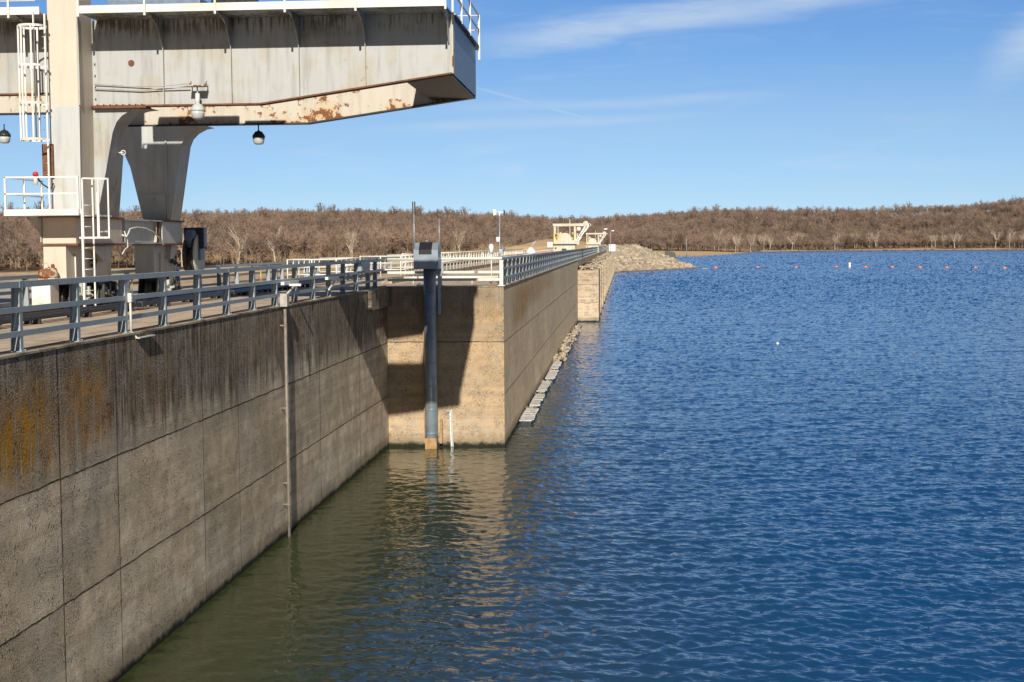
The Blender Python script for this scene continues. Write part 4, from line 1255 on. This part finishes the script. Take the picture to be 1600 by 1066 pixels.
pr.lathe((-4.89, 59, 9.42), [(0.025, -.04), (0.02, .04)], 8, 'x').build('propeller', M_BLACK, wm)
MB().lathe((-5.16, 59, 8.2), [(0.05, 0), (0.08, .02), (0.08, .2), (0.05, .22)], 12).build('radiation_shield', M_BUOYW, wm)
MB().bbox(-5.12, -4.95, 58.95, 59.08, 7.72, 7.9, .02).build('sensor_box', M_GALV, wm)
MB().bar((-5.02, 59, 7.80), (-4.90, 58.95, 7.98), .05, .10).build('small_solar_panel', M_GALV, wm)
wl_ = thing('deck_floodlight', 'small white globe floodlight on a short post left of the weather mast', 'lamp', (-5.62, 61, DECK))
MB().tube([(-5.62, 61, DECK), (-5.62, 61, 7.7)], 0.025, 8).build('post', M_WRAIL, wl_)
MB().lathe((-5.62, 61, 7.72), [(0.03, 0), (0.07, .08), (0.10, .2), (0.11, .3), (0.07, .4), (0.0, .43)], 14).build('head', M_BUOYW, wl_)
vc = thing('roof_vent', 'white vent with a pointed cap and dome base standing on the deck', 'vent', (-8.9, 138, DECK))
MB().lathe((-8.9, 138, DECK), [(1.3, 0), (1.25, .35), (0.9, .62), (0.55, .75)], 20).build('dome', M_BUOYW, vc)
MB().lathe((-8.9, 138, DECK), [(0.45, .7), (0.45, .85), (0.62, .88), (0.15, 1.35), (0.0, 1.4)], 20).build('cap', M_BUOYW, vc)
MB().prism([(-8.85, 7.9), (-8.75, 7.95), (-8.3, 8.6), (-8.7, 8.25)], 'y', 137.97, 138.03).build('fin', M_GALV, vc)
for i, (px, py, col, lb) in enumerate(((-8.6, 150.8, M_ORANGE, 'orange marker box on the deck left of the white hoist base'), (-7.9, 150.6, M_ORANGE, 'red-orange marker box closest to the near hoist machine'), (-12.2, 92, M_ORANGE, 'small orange marker among the white fence posts'))):
    mk = thing('marker_box', lb, 'marker', (px, py, DECK), 'orange markers on the deck')
    MB().bbox(px - .18, px + .18, py - .1, py + .1, DECK + .25, DECK + .95, .04).build('panel', col, mk)
    MB().tube([(px, py, DECK), (px, py, DECK + .25)], .04, 6).build('stand', M_GALV, mk)
# yellow reflectors on the downstream rail
for i, (yy, lb) in enumerate(((38.8, 'yellow cap on the downstream rail left of the crane leg'), (46.6, 'yellow cap on the downstream rail right of the cable reel'), (63.6, 'yellow cap on the downstream rail above the near rail'))):
    yc = MB().lathe((-16.25, yy, 7.02), [(0.05, 0), (0.055, .03), (0.055, .14), (0.03, .16)], 10).tube([(-16.25, yy, DECK), (-16.25, yy, 7.02)], .02, 6)
    tag(yc.build('rail_marker', M_YELLOW, origin=(-16.25, yy, DECK)), lb, 'marker', 'yellow markers on the downstream rail')

# ---- gate hoists
def hoist(label, X0, Yc, s, grp='gate hoists on the spillway'):
    h_ = thing('gate_hoist', label, 'hoist', (X0, Yc, DECK), grp)
    def B(x0, x1, y0, y1, z0, z1): return (X0 + x0 * s, X0 + x1 * s, Yc + y0 * s, Yc + y1 * s, DECK + z0 * s, DECK + z1 * s)
    MB().box(*B(0, 2.5, 0, 2.6, 0, 1.55)).build('base', M_HOIST, h_)
    MB().box(*B(.95, 1.5, -.02, 0.0, .1, 1.15)).build('doorway', M_DARK, h_)
    MB().box(*B(.15, .35, -.02, 0.0, 1.1, 1.3)).build('vent', M_DARK, h_)
    MB().box(*B(-.05, 2.65, -.1, 2.7, 1.55, 1.68)).build('platform', M_DARK, h_)
    MB().box(*B(0.05, 2.5, -.05, .05, 1.68, 2.1)).build('toe_panel', M_HOIST, h_)
    for x_ in (0.05, 2.35):
        for y_ in (0, 2.4): MB().box(*B(x_, x_ + .14, y_, y_ + .14, 1.68, 3.95)).build('frame_post', M_HOIST, h_)
    for q in ((.5, .58, 0, .1, 2.1, 3.8), (1.85, 1.93, 0, .1, 2.6, 4.25), (2.7, 2.82, .2, .34, 2.1, 3.9)):
        MB().box(*B(*q)).build('frame_post', M_HOIST, h_)
    MB().box(*B(2.5, 2.95, 0, .4, 1.6, 2.1)).build('brace_foot', M_HOIST, h_)
    rr = MB().box(*B(-.05, 4.2, -.05, .15, 3.72, 4.0)).box(*B(-.05, 4.2, 2.3, 2.5, 3.72, 4.0))
    rr.box(*B(4.1, 4.3, -.05, 2.5, 3.7, 3.95)).box(*B(-.05, .1, 0, 2.5, 3.72, 4.0))
    rr.build('roof_beam', M_HOIST, h_)
    br = MB()
    for y_ in (0.0, 2.4):
        br.bar(B(4.0, 0, y_, 0, 3.75, 0)[0:1] + (Yc + y_ * s, DECK + 3.75 * s), (X0 + 2.75 * s, Yc + y_ * s, DECK + 1.95 * s), .14 * s, .14 * s)
        br.bar((X0 + 3.65 * s, Yc + y_ * s, DECK + 3.75 * s), (X0 + 2.55 * s, Yc + y_ * s, DECK + 1.95 * s), .11 * s, .11 * s)
    br.build('brace', M_WHITE, h_)
    MB().lathe((X0 + 1.3 * s, Yc + .1 * s, DECK + 2.15 * s), [(0.72 * s, -.08 * s), (0.80 * s, -.08 * s), (0.80 * s, .08 * s), (0.72 * s, .08 * s)], 28, 'y').lathe((X0 + 1.3 * s, Yc + .15 * s, DECK + 2.15 * s), [(0.45 * s, -.08 * s), (0.52 * s, -.08 * s), (0.52 * s, .08 * s), (0.4 * s, .08 * s)], 24, 'y').build('gear_wheel', M_HOIST, h_)
    mm = MB()
    for k in range(14):
        a = rng.uniform(0.3, 2.2); z_ = rng.uniform(1.9, 2.9); w1_ = rng.uniform(.12, .4); y_ = rng.uniform(.3, 1.6)
        mm.bbox(*B(a, a + w1_, y_, y_ + .4, z_, z_ + rng.uniform(.1, .35)), .02 * s)
    mm.build('machinery', M_CRANE_RUST, h_)
    MB().box(*B(2.35, 2.6, .5, .7, 2.1, 3.3)).build('yellow_panel', M_YELLOW, h_)
    yr = MB()
    for z_ in (2.45, 2.8, 2.1):
        yr.box(*B(.0, .9, -.03, .03, z_, z_ + .07))
    yr.box(*B(0.02, .1, -.03, .03, 1.7, 2.9)).box(*B(.45, .5, -.03, .03, 1.7, 2.9))
    yr.build('yellow_rail', M_YELLOW, h_)
    MB().lathe((X0 + 2.85 * s, Yc - .1 * s, DECK + 3.35 * s), [(0.1 * s, -.2 * s), (0.26 * s, -.1 * s), (0.26 * s, .2 * s), (0.1 * s, .3 * s)], 14, 'x').build('motor', M_WHITE, h_)
    MB().lathe((X0 + 3.7 * s, Yc, DECK + 4.0 * s), [(0.3 * s, -.1 * s), (0.3 * s, .1 * s)], 16, 'y').build('sheave', M_HOIST, h_)
    MB().tube([(X0 + 1.9 * s, Yc + .1, DECK + 4 * s), (X0 + 1.9 * s, Yc + .1, DECK + 4.5 * s)], .035 * s, 6).build('stub_mast', M_WHITE, h_)
    return h_


hoist('nearer and larger cream gate hoist with a braced roof frame on the spillway bridge', -8.05, 165, 1.0)
hoist('farther and smaller cream gate hoist at the end of the spillway bridge', -7.1, 272, 0.93)

for (x_, y_, hh, lb) in ((-4.35, 300, 4.6, 'slim lamp post with a pale head right of the far gate hoist'), (-3.2, 340, 4.6, 'slim lamp post farthest along the spillway beside the riprap')):
    lp = thing('lamp_post', lb, 'lamp post', (x_, y_, DECK), 'lamp posts past the hoists')
    MB().tube([(x_, y_, DECK - .6), (x_, y_, DECK + hh)], .06, 6).tube([(x_, y_, DECK + hh), (x_ + .5, y_, DECK + hh + .1)], .05, 6).build('pole', M_POLEW, lp)
    MB().bbox(x_ + .25, x_ + .9, y_ - .2, y_ + .2, DECK + hh, DECK + hh + .25, .06).build('lamp_head', M_BUOYW, lp)
s1 = thing('sign_board', 'white square sign standing on the grassy abutment left of the near hoist', 'sign', (-13.0, 255, 6.4))
MB().box(-13.5, -12.6, 255, 255.05, 7.6, 8.5).build('panel', M_SIGNW, s1)
MB().box(-13.1, -13.0, 255.06, 255.15, 2.0, 8.3).build('pole', M_POLEW, s1)
s2 = thing('equipment_cabinet', 'low white cabinet at the far end of the spillway by the riprap crest', 'cabinet', (-3.6, 404, 6.9))
MB().bbox(-4.2, -2.4, 404, 405, 6.0, 8.0, .05).build('body', M_SIGNW, s2)
MB().box(-4.1, -2.5, 403.96, 404.0, 7.7, 7.85).build('trim', M_GALV, s2)

# ================================================================ RIPRAP, DRIFTWOOD, FLOATS, BUOYS
def ico(n=1):
    bm = bmesh.new(); bmesh.ops.create_icosphere(bm, subdivisions=n, radius=1)
    v = np.array([v.co[:] for v in bm.verts]); f = np.array([[q.index for q in p.verts] for p in bm.faces]); bm.free()
    return v, f


def scatter_rocks(name, pts, size, mat, flat=0.6):
    bv, bf = ico(1)
    n = len(pts); V = np.zeros((n, len(bv), 3)); 
    for i in range(n):
        s_ = size[i] * rng.uniform(0.6, 1.3, 3) * np.array([1, 1, flat])
        v = bv * s_ * rng.uniform(0.72, 1.2, (len(bv), 1))
        a, b, c = rng.uniform(0, 6.28), rng.uniform(-.5, .5), rng.uniform(-.5, .5)
        Rz = np.array([[math.cos(a), -math.sin(a), 0], [math.sin(a), math.cos(a), 0], [0, 0, 1]])
        Rx = np.array([[1, 0, 0], [0, math.cos(b), -math.sin(b)], [0, math.sin(b), math.cos(b)]])
        Ry = np.array([[math.cos(c), 0, math.sin(c)], [0, 1, 0], [-math.sin(c), 0, math.cos(c)]])
        V[i] = v @ (Rz @ Rx @ Ry).T + pts[i]
    Fc = (bf[None] + (np.arange(n) * len(bv))[:, None, None]).reshape(-1, 3)
    tint = np.repeat(rng.uniform(0, 1, n), len(bv))
    return fast_mesh(name, V.reshape(-1, 3), Fc, mat, False, tint)


cand = np.column_stack([rng.uniform(-6, 26, 60000), rng.uniform(396, 560, 60000)])
sdc = poly_sd(cand, SHORE)
crest = (0.40 * sdc < 7.3)
keep = (sdc > -1.2) & crest & (cand[:, 1] < 530)
cand = cand[keep][:8500]
hz = ground_h(cand)
rocks = scatter_rocks('riprap', np.column_stack([cand, hz + 0.05]), rng.uniform(0.35, 1.15, len(cand)), M_ROCK)
tag(rocks, 'slope of pale broken riprap rock running down into the lake', 'riprap', kind='stuff')


def log_pile(name, boxes, n, label, lmin, lmax, zlim):
    m_ = MB()
    for k in range(n):
        x0, x1, y0, y1, z0, z1 = boxes[k % len(boxes)]
        c = Vector((rng.uniform(x0, x1), rng.uniform(y0, y1), rng.uniform(z0, z1)))
        L = rng.uniform(lmin, lmax); a = rng.normal(1.57, .55); d = Vector((math.cos(a), math.sin(a), rng.normal(0, .08))) * L / 2
        r_ = rng.uniform(.03, .12)
        a_, b_ = c - d, c + d
        for q in (a_, b_): q.x = min(max(q.x, x0 - .1), x1 + .1); q.z = min(max(q.z, z0), z1 + .2)
        mid = (a_ + b_) / 2 + Vector(rng.normal(0, .08, 3))
        m_.tube([a_, mid, b_], [r_, r_ * .9, r_ * .55], 6)
    o = m_.build(name, M_DRIFT)
    return tag(o, label, 'driftwood', kind='stuff')


log_pile('driftwood', [(-4.7, -3.1, 152, 392, 5.40, 5.75)], 420, 'sticks and logs stranded on the spillway ledge', .8, 3.6, 0)
log_pile('driftwood', [(-4.70, -4.15, 97.5, 140, 0.16, 0.34), (-4.70, -4.25, 98, 124, 0.2, 0.42)], 170, 'floating sticks and rubbish gathered along the far tan wall', .5, 2.4, 0)
BL = ['nearest weathered white float slab lying along the tan wall', 'second weathered float slab from the near end of the row', 'third weathered float slab, middle of the row along the wall',
      'fourth weathered float slab from the near end of the row', 'fifth float slab, the last clean one before the floating driftwood', 'sixth float slab, first one littered with sticks', 'seventh float slab, half buried in sticks', 'eighth float slab, under driftwood near the white wall pipe', 'ninth float slab, second from the far end of the row', 'farthest float slab, ending just before the spillway pier']
for i, (ya, yb) in enumerate(((64.0, 68.6), (70.0, 75.3), (77.0, 82.4), (84.2, 89.6), (91.2, 96.2), (98.2, 103.4), (105.4, 110.8), (112.8, 118.4), (120.6, 126.2), (128.2, 134.0))):
    fb = thing('float_slab', BL[i], 'float', (-4.42, ya, 0), 'float slabs along the far wall')
    x0, x1 = -4.70 + .05 * (i % 2), -4.12 - .05 * (i % 3)
    m_ = MB(); nn = 13
    for k in range(nn):
        a = ya + (yb - ya) * k / nn; b = ya + (yb - ya) * (k + 1) / nn - .05
        sh = rng.uniform(-.03, .03)
        m_.box(x0 + sh, x1 + sh * 2, a, b, .20 + sh * .3, .26 + sh * .5)
    m_.build('deck_planks', M_FOAM, fb)
    MB().bbox(x0 + .05, x1 - .06, ya + .04, yb - .06, -.15, .195, .03).build('pontoon', M_DARK, fb)
    tw = MB()
    for k in range(7):
        yk = yb + rng.uniform(-.2, .9); xk = rng.uniform(x0, x1 - .2)
        tw.tube([(xk, yk, .12), (xk + rng.uniform(-.2, .2), yk + rng.uniform(-.5, .5), .3)], .03, 5)
    tw.build('caught_sticks', M_DRIFT, fb)

# buoys
BUO = [(28.9, 459), (42.5, 464), (54.2, 461), (66.7, 461), (74.5, 453), (82.0, 450), (89.6, 446), (95.9, 438), (102.3, 430), (108.5, 422)]
names = ['leftmost orange buoy of the line across the lake, by the dark birds', 'second orange buoy from the left, right of the dark birds', 'third orange buoy from the left of the line', 'fourth orange buoy from the left, just left of the white marker buoy',
         'fifth orange buoy from the left, right of the white marker buoy', 'fifth orange buoy from the right end of the line', 'fourth orange buoy from the right end', 'third orange buoy from the right end',
         'second orange buoy from the right end', 'rightmost orange buoy of the line across the lake']


def buoy(label, x_, y_):
    b_ = thing('orange_buoy', label, 'buoy', (x_, y_, 0), 'orange buoys in a line across the lake')
    MB().lathe((x_, y_, .28), [(0.15, -.62), (.30, -.56), (0.37, -.4), (0.37, .4), (.30, .56), (0.15, .62)], 16, 'x').build('float', M_ORANGE, b_)
    MB().box(x_ - .07, x_ + .07, y_ - .07, y_ + .07, .62, .78).build('lug', M_BUOYW, b_)
    return b_


b0 = buoy(names[0], *BUO[0])
for nm, (x_, y_) in list(zip(names, BUO))[1:]:
    c_ = copy_tree(b0); c_.scale = (.85,) * 3; c_.location = (x_, y_, 0); c_['label'] = nm; c_.rotation_euler.z = rng.uniform(-.3, .3)
mb_ = thing('marker_buoy', 'tall white marker buoy in the middle of the orange buoy line', 'buoy', (71.6, 466, 0))
MB().lathe((71.6, 466, 0), [(0.3, -.3), (.42, .1), (.42, 1.1), (.36, 1.5), (.1, 1.6)], 14).build('float', M_BUOYW, mb_)
MB().lathe((71.6, 466, .8), [(0.425, 0), (.425, .1)], 14).build('band', M_ORANGE, mb_)
nb_ = thing('small_float', 'tiny white float alone on the open water in front of the buoy line', 'float', (12.2, 116, 0))
MB().lathe((12.2, 116, 0), [(0.03, -.14), (.10, -.08), (.12, .04), (.08, .13), (.03, .16)], 14).build('float', M_BUOYW, nb_)
MB().lathe((12.2, 116, .15), [(0.03, 0), (.02, .05)], 8).build('neck', M_ORANGE, nb_)
nb_ = thing('orange_float', 'small orange float resting against the riprap slope', 'float', (21.0, 468, .8))
MB().lathe((20.6, 468, 1.3), [(0.15, -.7), (.38, -.5), (.38, .5), (.15, .7)], 12, 'x').build('float', M_ORANGE, nb_)
MB().box(20.55, 20.65, 467.95, 468.05, 1.6, 1.85).build('lug', M_BUOYW, nb_)
dl = MB().tube([(24.2, 452, .1), (25.0, 452.5, .16), (26.2, 452.2, .08)], [.22, .2, .08], 8)
tag(dl.build('log', M_DRIFT), 'pale drifting log just off the tip of the riprap', 'log')

# dark water birds between the first two buoys
def duck_mesh():
    m_ = MB()
    m_.lathe((0, 0, .06), [(0.0, -.24), (.05, -.22), (.10, -.1), (.115, .02), (.09, .13), (.04, .2)], 10, 'x')
    m_.tube([(.14, 0, .08), (.19, 0, .17), (.19, 0, .26)], [.05, .035, .03], 8)
    m_.lathe((.20, 0, .28), [(.0, -.05), (.045, -.02), (.045, .02), (.02, .05), (.008, .11)], 8, 'x')
    return m_


d0 = duck_mesh().build('water_bird', M_DUCK)
xs = [29.9, 30.6, 31.2, 32.0, 33.1, 34.0, 34.8, 35.3, 36.5, 37.4, 38.0, 38.6, 39.5, 40.3, 41.2, 44.2, 45.0]
for i, x_ in enumerate(xs):
    o = d0 if i == 0 else d0.copy()
    if i: C.objects.link(o)
    o.location = (x_, 460 + rng.uniform(-2, 2), -.03); o.rotation_euler.z = rng.uniform(0, 6.28); o.scale = (1.7,) * 3
    tag(o, 'small dark bird floating in the row beside the leftmost orange buoys', 'bird', 'dark birds floating near the buoys')

# utility pole and low wall on the far grass
up_ = thing('utility_pole', 'lone pale utility pole on the far grassy shore behind the riprap tip', 'pole', (37.0, 800, 1.5))
MB().tube([(37.0, 860, 0), (37.0, 860, 11.0)], [.22, .14], 8).build('pole', M_POLEW, up_)
MB().box(36.4, 37.6, 859.9, 860.1, 9.9, 10.1).build('crossarm', M_WOODPOLE, up_)
lw = MB().prism([(22.5, -.5), (28.5, -.5), (28.5, 1.5), (27.8, 3.2), (22.5, 4.4)], 'y', 800, 802)
tag(lw.build('retaining_wall', M_GREASE), 'low dark concrete wall at the boat ramp beyond the riprap', 'wall')

# ================================================================ TREES
def branch_set(rs, h, n_limb, n_twig, spread, pale):
    """returns trunk+limbs mesh arrays and twig arrays of one bare tree of height h"""
    V = []; Fq = []; T = []; Ft = []

    def seg(a, b, r0, r1):
        d = b - a; L = np.linalg.norm(d) + 1e-6; d = d / L
        u = np.cross(d, [0, 0, 1.0]); 
        if np.linalg.norm(u) < .05: u = np.array([1.0, 0, 0])
        u /= np.linalg.norm(u); v = np.cross(d, u)
        base = len(V)
        for c, r in ((a, r0), (b, r1)):
            for k in range(3):
                t_ = k * 2.094
                V.append(c + (u * math.cos(t_) + v * math.sin(t_)) * r)
        for k in range(3):
            Fq.append((base + k, base + (k + 1) % 3, base + 3 + (k + 1) % 3, base + 3 + k))

    fork = h * rs.uniform(.22, .38)
    top = np.array([rs.normal(0, .3), rs.normal(0, .3), fork])
    r0 = h * .016 * (1.15 if pale else 1)
    seg(np.zeros(3) - [0, 0, 1.0], top, r0 * 1.3, r0)
    tips = []
    for i in range(n_limb):
        az_ = i * 2.4 + rs.uniform(-.5, .5)
        lean = rs.uniform(.15, 1.25) * spread
        L = h * rs.uniform(.36, .58)
        p = top + [0, 0, rs.uniform(-.1, .35) * (h - fork) * .6]
        d = np.array([math.cos(az_) * lean, math.sin(az_) * lean, 1.0]); d /= np.linalg.norm(d)
        if p[2] + d[2] * L > h: L = (h - p[2]) / d[2]
        m = p + d * L * .5 + rs.normal(0, .35, 3)
        e = p + d * L + rs.normal(0, .4, 3) + [0, 0, .3]
        seg(p, m, r0 * .55, r0 * .35); seg(m, e, r0 * .35, r0 * .1)
        for (o_, t0) in ((p, .35), (m, .0), (m, .5)):
            q0 = o_ + (e - m if o_ is m else m - p) * t0
            dd = d + rs.normal(0, .55, 3); dd[2] = abs(dd[2]) * .7 + .1; dd /= np.linalg.norm(dd)
            q1 = q0 + dd * h * rs.uniform(.14, .24)
            seg(q0, q1, r0 * .26, r0 * .07)
            tips.append((q0, q1))
        tips.append((m, e)); tips.append((p + (m - p) * .5, m))
    for k in range(n_twig):
        a, b = tips[rs.integers(len(tips))]
        q = a + (b - a) * rs.uniform(.25, 1.05)
        d = (b - a) / (np.linalg.norm(b - a) + 1e-6) * .5 + rs.normal(0, .62, 3); d[2] += .28
        d /= np.linalg.norm(d)
        L = h * rs.uniform(.05, .13)
        s_ = np.cross(d, rs.normal(0, 1, 3)); s_ /= np.linalg.norm(s_) + 1e-6
        wd = rs.uniform(.035, .075) * (h / 14)
        base = len(T)
        T += [q - s_ * wd, q + s_ * wd, q + d * L]
        Ft.append((base, base + 1, base + 2))
    return np.array(V), np.array(Fq), np.array(T), np.array(Ft)


rs = np.random.default_rng(11)
proto_b = [branch_set(rs, h_, 11, 900, sp_, False) for h_, sp_ in ((12, 1.0), (13, .85), (11, 1.1), (13.5, .8), (10.5, 1.05), (12.5, .95))]
proto_p = [branch_set(rs, h_, 8, 330, sp_, True) for h_, sp_ in ((14, .75), (13, .9), (15, .6))]
shrub = [branch_set(rs, h_, 8, 260, 1.3, False) for h_ in (4.0, 5.0)]

# where trees stand: inside the EDGE polygon and within the camera's fan plus a margin
def fan(n, y0, y1):
    yy = np.sqrt(rng.uniform(y0 ** 2, y1 ** 2, n))
    xx = yy * rng.uniform(-0.52, 0.36, n)
    return np.column_stack([xx, yy])


cand = fan(42000, 400, 1680)
ed = poly_sd(cand, EDGE)
cand = cand[(ed > 0) & (ed < 400)]
# thin to a natural spacing with a coarse grid
cell = {}
keepi = []
for i, (a, b) in enumerate(cand):
    k = (int(a // 5.2), int(b // 5.2))
    if k in cell: continue
    cell[k] = 1; keepi.append(i)
cand = cand[keepi]
ed = poly_sd(cand, EDGE)
gz = ground_h(cand)
# only the rows that can be seen over those in front
az_ = cand[:, 0] / cand[:, 1]
keepm = (ed < 60) | ((gz + 15 - 8.1) / cand[:, 1] > 0.006)
keepm &= gz > 0.2 - 5 * (cand[:, 1] < 500)
cand, ed, gz, az_ = cand[keepm], ed[keepm], gz[keepm], az_[keepm]
print('trees', len(cand))
dist = np.hypot(cand[:, 0], cand[:, 1])
visible = (az_ > -0.45) & (az_ < 0.29)
hidden_low = (gz + 13 - 8.1) / cand[:, 1] < -0.02
score = np.where(visible & ~hidden_low & (ed < 45 + 0.0 * dist), dist, 1e9)
order = np.argsort(score)
solo = order[:300]
solo_set = set(solo.tolist())
pale_edge = (ed < 40) & (rng.uniform(0, 1, len(ed)) < .10 + .10 * lumps(cand[:, 0], cand[:, 1], 60.0))

libs = {}


def solo_tree(kind, k):
    """one bare tree: trunk with limbs, and a crown of twigs; meshes made once, shared by the copies"""
    if (kind, k) not in libs:
        V_, Fq_, T_, Ft_ = (proto_b if kind == 'b' else proto_p)[k]
        o1 = fast_mesh('trunk', V_, Fq_, M_BARK if kind == 'b' else M_PALE); o2 = fast_mesh('crown', T_, Ft_, M_TWIG if kind == 'b' else M_PALETWIG)
        libs[(kind, k)] = (o1, o2, False)
        return o1, o2
    o1, o2, _ = libs[(kind, k)]
    a, b = o1.copy(), o2.copy()
    C.objects.link(a); C.objects.link(b)
    return a, b


def place_tree(i, kind, label, group, cat='tree', sc=None):
    k = int(rng.integers(6 if kind == 'b' else 3))
    a, b = solo_tree(kind, k)
    e = thing('bare_tree' if kind == 'b' else 'pale_barked_tree', label, cat, (cand[i, 0], cand[i, 1], gz[i]), group)
    a.parent = e; b.parent = e
    e.rotation_euler = (0, 0, rng.uniform(0, 6.28))
    s_ = sc or rng.uniform(.8, 1.12)
    e.scale = (s_ * rng.uniform(.9, 1.1), s_ * rng.uniform(.9, 1.1), s_)


n_b = n_p = 0
for i in solo:
    if pale_edge[i] and n_p < 60:
        place_tree(i, 'p', 'pale-barked bare tree at the front of the woods beyond the downstream rail', 'pale-barked trees in the woods behind the dam'); n_p += 1
    else:
        place_tree(i, 'b', 'brown leafless tree in the front rows of the woods beyond the dam', 'brown leafless trees in the woods behind the dam'); n_b += 1
# pale trees standing along the far shore on the right
fs = [i for i in np.where((ed < 26) & (cand[:, 0] > 60) & visible & (rng.uniform(0, 1, len(ed)) < .12 + .3 * lumps(cand[:, 0], cand[:, 1], 45.0)))[0] if i not in solo_set][:60]
for i in fs:
    place_tree(i, 'p', 'pale-barked bare tree on the far shore right of the dam', 'pale-barked trees along the far shore', sc=rng.uniform(.85, 1.25))
used = solo_set | set(fs)

# the rest of the woods: one mass of the same trees
rest = np.array([i for i in range(len(cand)) if i not in used])
VV = []; FF = []; TT = []; nb = 0
VQ = []; FQ = []; TQ = []; nq = 0
for i in rest:
    far_t = dist[i] > 900
    pr = proto_b[int(rng.integers(6))]
    V_, Fq_, T_, Ft_ = pr
    a = rng.uniform(0, 6.28); s_ = rng.uniform(.68, 1.15) * (1.0 if rng.uniform() > .07 else 1.28)
    if ed[i] < 10: s_ *= rng.uniform(.55, 1.0)
    M3 = np.array([[math.cos(a), -math.sin(a), 0], [math.sin(a), math.cos(a), 0], [0, 0, 1]]) * s_
    off = np.array([cand[i, 0], cand[i, 1], gz[i]])
    tn = rng.uniform(0, 1)
    if far_t:
        ntw = 760
        Tk = T_[:ntw * 3].copy()
        c0 = (Tk[0::3] + Tk[1::3]) / 2
        Tk[0::3] = c0 + (Tk[0::3] - c0) * 1.15; Tk[1::3] = c0 + (Tk[1::3] - c0) * 1.15
        Fk = Ft_[:ntw]
    else:
        Tk, Fk = T_, Ft_
    VV.append(Tk @ M3.T + off); FF.append(Fk + nb); TT.append(np.full(len(Tk), tn)); nb += len(Tk)
    VQ.append(V_ @ M3.T + off); FQ.append(Fq_ + nq); TQ.append(np.full(len(V_), tn)); nq += len(V_)
# twigs and limbs in one object: limb quads become two triangles each
Va = np.concatenate(VV + VQ); Ta = np.concatenate(TT + TQ)
Fa = np.concatenate(FF); Fb = np.concatenate(FQ) + nb
Fb = np.concatenate([Fb[:, [0, 1, 2]], Fb[:, [0, 2, 3]]])
wd = fast_mesh('woods', Va, np.concatenate([Fa, Fb]), M_TWIG, False, Ta)
wd.data.materials.append(M_BARK)
mi = np.zeros(len(Fa) + len(Fb), np.int32); mi[len(Fa):] = 1
wd.data.polygons.foreach_set('material_index', mi)
tag(wd, 'dense leafless brown woods covering the hills along the horizon', 'woods', kind='stuff')
print('wood tris', len(Fa) + len(Fb))

# brush along the shore line and the foot of the woods
bp_ = fan(60000, 360, 1420)
e2 = poly_sd(bp_, EDGE); z2 = ground_h(bp_)
sel = np.where((e2 > -7) & (e2 < 9) & ((z2 > .25) | (bp_[:, 0] < -60)))[0][:3600]
VV = []; FF = []; TT = []; nb = 0
for i in sel:
    V_, Fq_, T_, Ft_ = shrub[int(rng.integers(2))]
    a = rng.uniform(0, 6.28); s_ = rng.uniform(.45, 1.0) * (1.35 if bp_[i, 0] < -60 else .8)
    M3 = np.array([[math.cos(a), -math.sin(a), 0], [math.sin(a), math.cos(a), 0], [0, 0, 1]]) * s_
    VV.append(T_ @ M3.T + np.array([*bp_[i], z2[i]])); FF.append(Ft_ + nb); TT.append(np.full(len(T_), rng.uniform())); nb += len(T_)
br = fast_mesh('underbrush', np.concatenate(VV), np.concatenate(FF), M_BRUSH, False, np.concatenate(TT))
tag(br, 'low brown brush along the foot of the woods and the far shore', 'brush', kind='stuff')
